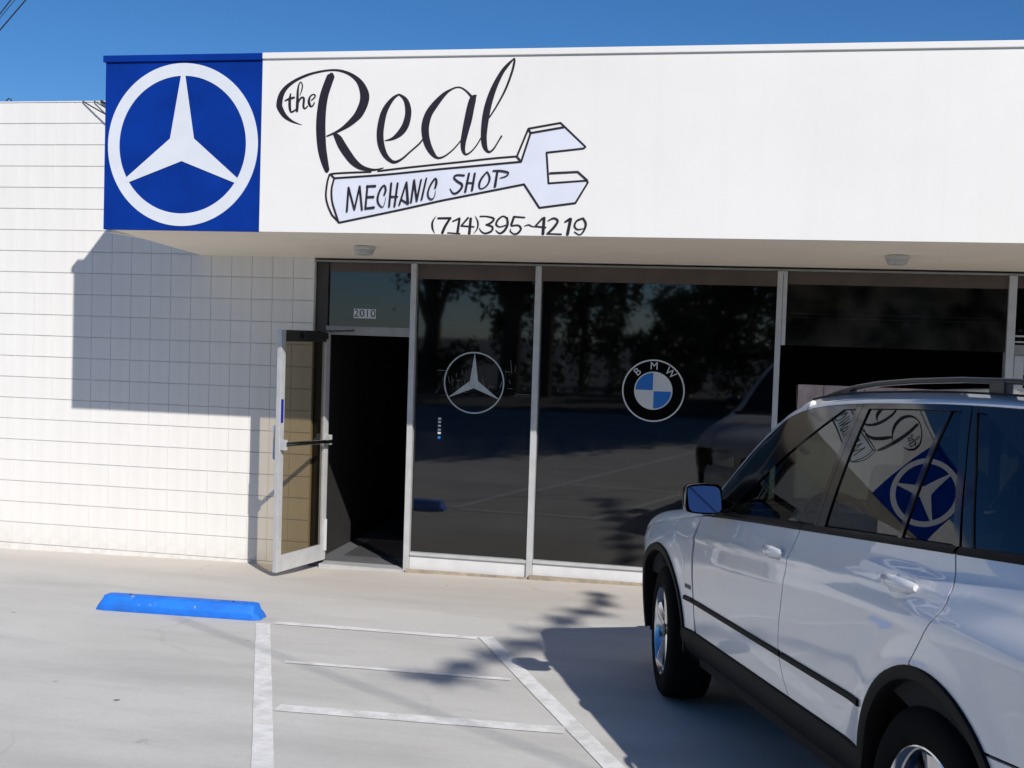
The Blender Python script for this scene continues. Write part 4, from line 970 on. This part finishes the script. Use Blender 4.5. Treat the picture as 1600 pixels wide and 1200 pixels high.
def seat(x, y, wd, head):
    mb = MB(); 
    mb.obox((x+.12, y, .82), (1, 0, .12), (0, 1, 0), (-.12, 0, 1), (.25, wd, .08)); st = mb.build('seat', 'seat_leather', CAR, 50, bevel=.04)
    MB().obox((x-.20, y, 1.10), (-.26, 0, 1), (0, 1, 0), (1, 0, .26), (.31, wd*.94, .065)).build('seat_back', 'seat_leather', st, 50, bevel=.05)
    for hy in head: MB().obox((x-.30, hy, 1.455), (-.2, 0, 1), (0, 1, 0), (1, 0, .2), (.075, .12, .045)).build('head_restraint', 'seat_leather', st, 50, bevel=.035)
seat(-1.55, .37, .25, (.37,)); seat(-1.55, -.37, .25, (-.37,)); seat(-2.50, 0, .64, (-.40, .40))

# wheels
def wheel(xc, s):
    t = bpy.data.objects.new('wheel', None); COL.objects.link(t); t.parent = CAR; t.location = (xc, .790*s, WR_T)
    st_ = -R(8) if xc == 0 else 0
    t.rotation_euler = (0, 0, (math.pi if s < 0 else 0) + st_)
    tp = [(.225, -.105), (.255, -.122), (.30, -.126), (.335, -.118), (.357, -.098), (.363, -.06), (.365, 0), (.363, .06), (.357, .098), (.335, .118), (.30, .126), (.255, .122), (.232, .108), (.225, .09)]
    MB().lathe(tp, (0, 0, 0), 'y', 56, True).build('tyre', 'tyre_rubber', t, 50)
    rp_ = [(.222, -.10), (.222, .06), (.226, .085), (.236, .108), (.241, .117), (.236, .119), (.228, .112), (.215, .09), (.212, -.10)]
    rim = MB().lathe(rp_, (0, 0, 0), 'y', 56, True).build('rim', 'rim_alloy', t, 40)
    mb = MB()
    for k in range(5):
        a = 2*math.pi*k/5 + math.pi/2; c, s_ = math.cos(a), math.sin(a); rows = []
        for r_, wd, y, dp_ in ((.03, .050, .092, .05), (.08, .040, .094, .045), (.14, .040, .098, .035), (.19, .052, .102, .03), (.222, .072, .104, .03)):
            ring = []
            for w_, yy in ((-wd, y-.012), (-wd*.7, y), (0, y+.006), (wd*.7, y), (wd, y-.012), (wd*.8, y-dp_), (-wd*.8, y-dp_)):
                ring.append((r_*c - w_*s_, yy, r_*s_ + w_*c))
            rows.append(ring)
        mb.add([p for r_ in rows for p in r_], [(i*7+j, (i+1)*7+j, (i+1)*7+(j+1)%7, i*7+(j+1)%7) for i in range(4) for j in range(7)])
    mb.build('spokes', 'rim_alloy', rim, 40)
    MB().lathe([(.001, .103), (.036, .102), (.040, .096), (.042, .05)], (0, 0, 0), 'y', 24).build('hub_cap', 'rail_grey', rim, 40)
    MB().lathe([(.07, .0), (.165, .0), (.165, .022), (.07, .022)], (0, 0, 0), 'y', 40, True).build('brake_disc', 'alu_dull', t, 40)
    MB().lathe([(.02, -.09), (.21, -.09), (.21, -.085), (.02, -.085)], (0, 0, 0), 'y', 32, True).build('wheel_back', 'dark_cavity', t)
for xc in (0., -WB):
    for s in (1, -1): wheel(xc, s)
# ------------------------------------------------------------------ trees across the street (behind the viewer; seen mirrored in the glass)
def tree(name, label, loc, blobs, trunk, limbs, mat, leaf, dens, seed, cat='tree', group='trees across the street'):
    rn = random.Random(seed); t = thing(name, label, cat, loc, group); L = Vector(loc)
    mb = MB(); mb.tube([L+Vector(p) for p, r in trunk], [r for p, r in trunk], 9)
    for lb in limbs: mb.tube([L+Vector(p) for p, r in lb], [r for p, r in lb], 6)
    mb.build('trunk', 'bark', t, True)
    V_, F_ = [], []
    for (c, r) in blobs:
        c = L+Vector(c); n = int(dens*r[0]*r[1]*r[2]); clumps = [Vector((rn.gauss(0, .5), rn.gauss(0, .5), rn.gauss(0, .5))) for _ in range(max(5, int(n/38)))]
        clumps = [q if q.length < 1 else q/q.length*rn.uniform(.8, 1.05) for q in clumps]
        for i in range(n):
            q = rn.choice(clumps); off = Vector((rn.gauss(0, 1), rn.gauss(0, 1), rn.gauss(0, 1)))*.13
            p = c + Vector(((q.x+off.x)*r[0], (q.y+off.y)*r[1], (q.z+off.z)*r[2]))
            a = Vector((rn.gauss(0, 1), rn.gauss(0, 1), rn.gauss(0, .7))).normalized(); b = a.cross(Vector((rn.gauss(0, 1), rn.gauss(0, 1), rn.gauss(0, 1)))).normalized()
            l = leaf*rn.uniform(.6, 1.4); k = len(V_); wdt = l*.42
            V_ += [tuple(p-a*l), tuple(p+b*wdt), tuple(p+a*l), tuple(p-b*wdt)]; F_.append((k, k+1, k+2, k+3))
    me = bpy.data.meshes.new('crown'); me.from_pydata(V_, [], F_); link('crown', me, mat, t)
    return t
ZG = gz(0, -20)
rt = random.Random(11)
def oak(x, y, h, wd, label, seed, mat='leaf_dark', dens=260):
    rr_ = random.Random(seed); bl = []
    for k in range(8):
        a = rr_.uniform(0, 6.28); q = rr_.uniform(0, .75)*wd; bl.append(((q*math.cos(a), q*math.sin(a), rr_.uniform(.30, .9)*h), (wd*rr_.uniform(.4, .6), wd*rr_.uniform(.4, .6), h*rr_.uniform(.16, .24))))
    bl.append(((0, 0, h*.6), (wd*.7, wd*.7, h*.35)))
    tr = [((0, 0, -.1), .30), ((.1, 0, h*.25), .22), ((.05, .1, h*.5), .14), ((0, 0, h*.8), .05)]
    lm = [[((.08, 0, h*.22), .14), ((wd*.4*math.cos(a), wd*.4*math.sin(a), h*.45), .08), ((wd*.7*math.cos(a), wd*.7*math.sin(a), h*.62), .03)] for a in (0.4, 2.3, 4.2, 5.4)]
    tree('broadleaf_tree', label, (x, y, ZG), bl, tr, lm, mat, .125, dens, seed)
oak(-.6, -17.6, 9.2, 2.6, 'dark broadleaf tree mirrored left of the gap of sky', 21, dens=900)
oak(6.2, -17.0, 9.6, 3.0, 'large dark broadleaf tree mirrored right of the gap of sky', 22, dens=900)
oak(10.8, -19, 9.0, 3.0, 'dark broadleaf tree mirrored behind the car', 23, dens=700)
oak(16.0, -21, 8.5, 3.0, 'dark broadleaf tree farthest to the right across the street', 24, dens=260)
oak(2.6, -26.0, 3.6, 2.2, 'low dark tree mirrored beneath the gap of sky', 26, dens=900)
oak(-3.3, -20, 7.0, 1.7, 'thin grey green tree mirrored in the pane beside the door', 25, 'leaf_grey', 130)
def bush(x, y, wd, h, seed, label):
    tree('street_shrub', label, (x, y, ZG), [((dx*wd, 0, h*.5), (wd*.45, .9, h*.55)) for dx in (-.7, 0, .7)], [((0, 0, -.1), .08), ((0, 0, h*.4), .05), ((.1, 0, h*.8), .02)], [], 'leaf_dark', .10, 1500, seed, 'shrub', 'shrubs across the street')
for i, (x, wd, h, lb) in enumerate(((-16, 3.4, .9, 'long dark shrub far left across the street'), (-10.2, 3.0, .9, 'long dark shrub left of the trees across the street'), (-4.2, 2.2, 1.3, 'dark shrub under the thin grey green tree'), (-.05, 1.35, 4.4, 'tall dark shrub under the left broadleaf tree'), (2.35, .85, 2.1, 'low dark shrub mirrored in the gap between the trees'), (6.3, 2.85, 4.6, 'tall wide dark shrub under the large broadleaf tree'), (12.4, 2.6, 3.4, 'tall dark shrub across the street behind the car'), (18.2, 3.0, 1.8, 'dark shrub far right across the street'))): bush(x, -20.5, wd, h, 40+i, lb)
# street tree at the right whose long branch throws the soft shadow on the paving
bx, by = 18.5, -13.2; bz = gz(bx, by)
H_ = 9.3; tipz = []
spots = [((3.18, -3.66), (.34, .12, .12)), ((3.30, -3.35), (.16, .20, .1)), ((3.42, -2.98), (.16, .22, .12)), ((3.54, -2.62), (.26, .16, .12)), ((3.70, -2.15), (.34, .13, .1)), ((3.66, -1.75), (.14, .16, .1)), ((3.78, -1.35), (.26, .10, .1)), ((3.84, -.85), (.10, .18, .1)), ((3.80, -.5), (.10, .10, .1))]
bl = []; path = []
for (gx_, gy_), r_ in spots:
    p = Vector(lift(gx_, gy_, H_)); bl.append(((p.x-bx, p.y-by, p.z-bz), r_)); path.append(p)
pm = [Vector(lift(x, y, H_)) for x, y in ((8.0, -1.62), (6.0, -1.82), (4.4, -2.0), (3.75, -2.08))]
br = [((.2, 0, 8.6), .13)] + [((p.x-bx, p.y-by, p.z-bz), .075-.014*i) for i, p in enumerate(pm)]
tw = [((p.x-bx, p.y-by, p.z-bz), .038) for p in path]
big = [((.6, 0, 8.0), (2.2, 2.2, 1.8)), ((1.8, -.8, 9.6), (2.0, 2.0, 1.5)), ((.2, -2.0, 9.2), (1.8, 1.8, 1.4)), ((2.6, .8, 7.6), (1.6, 1.8, 1.2))]
tree('street_tree', 'tall street tree right of the lot whose branch shades the paving', (bx, by, bz), big, [((0, 0, -.2), .32), ((.1, 0, 3), .26), ((0, .1, 6), .2), ((.3, 0, 9), .1)], [br, tw], 'leaf_grey', .15, 170, 77)
# leaves of that branch, denser
st = [o for o in COL.objects if o.name.startswith('street_tree')][0]
rn = random.Random(5); V_, F_ = [], []
for c, r_ in bl:
    c = Vector((bx, by, bz)) + Vector(c)
    for i in range(125):
        p = c + Vector((rn.gauss(0, .34)*r_[0], rn.gauss(0, .36)*r_[1], rn.gauss(0, .35)*r_[2])); a = Vector((rn.gauss(0, 1), rn.gauss(0, 1), rn.gauss(0, .7))).normalized(); b = a.cross(Vector((rn.gauss(0, 1), rn.gauss(0, 1), rn.gauss(0, 1)))).normalized(); l = rn.uniform(.03, .075); k = len(V_)
        V_ += [tuple(p-a*l), tuple(p+b*l*.4), tuple(p+a*l), tuple(p-b*l*.4)]; F_.append((k, k+1, k+2, k+3))
me = bpy.data.meshes.new('branch_leaves'); me.from_pydata(V_, [], F_); link('branch_leaves', me, 'leaf_grey', st)
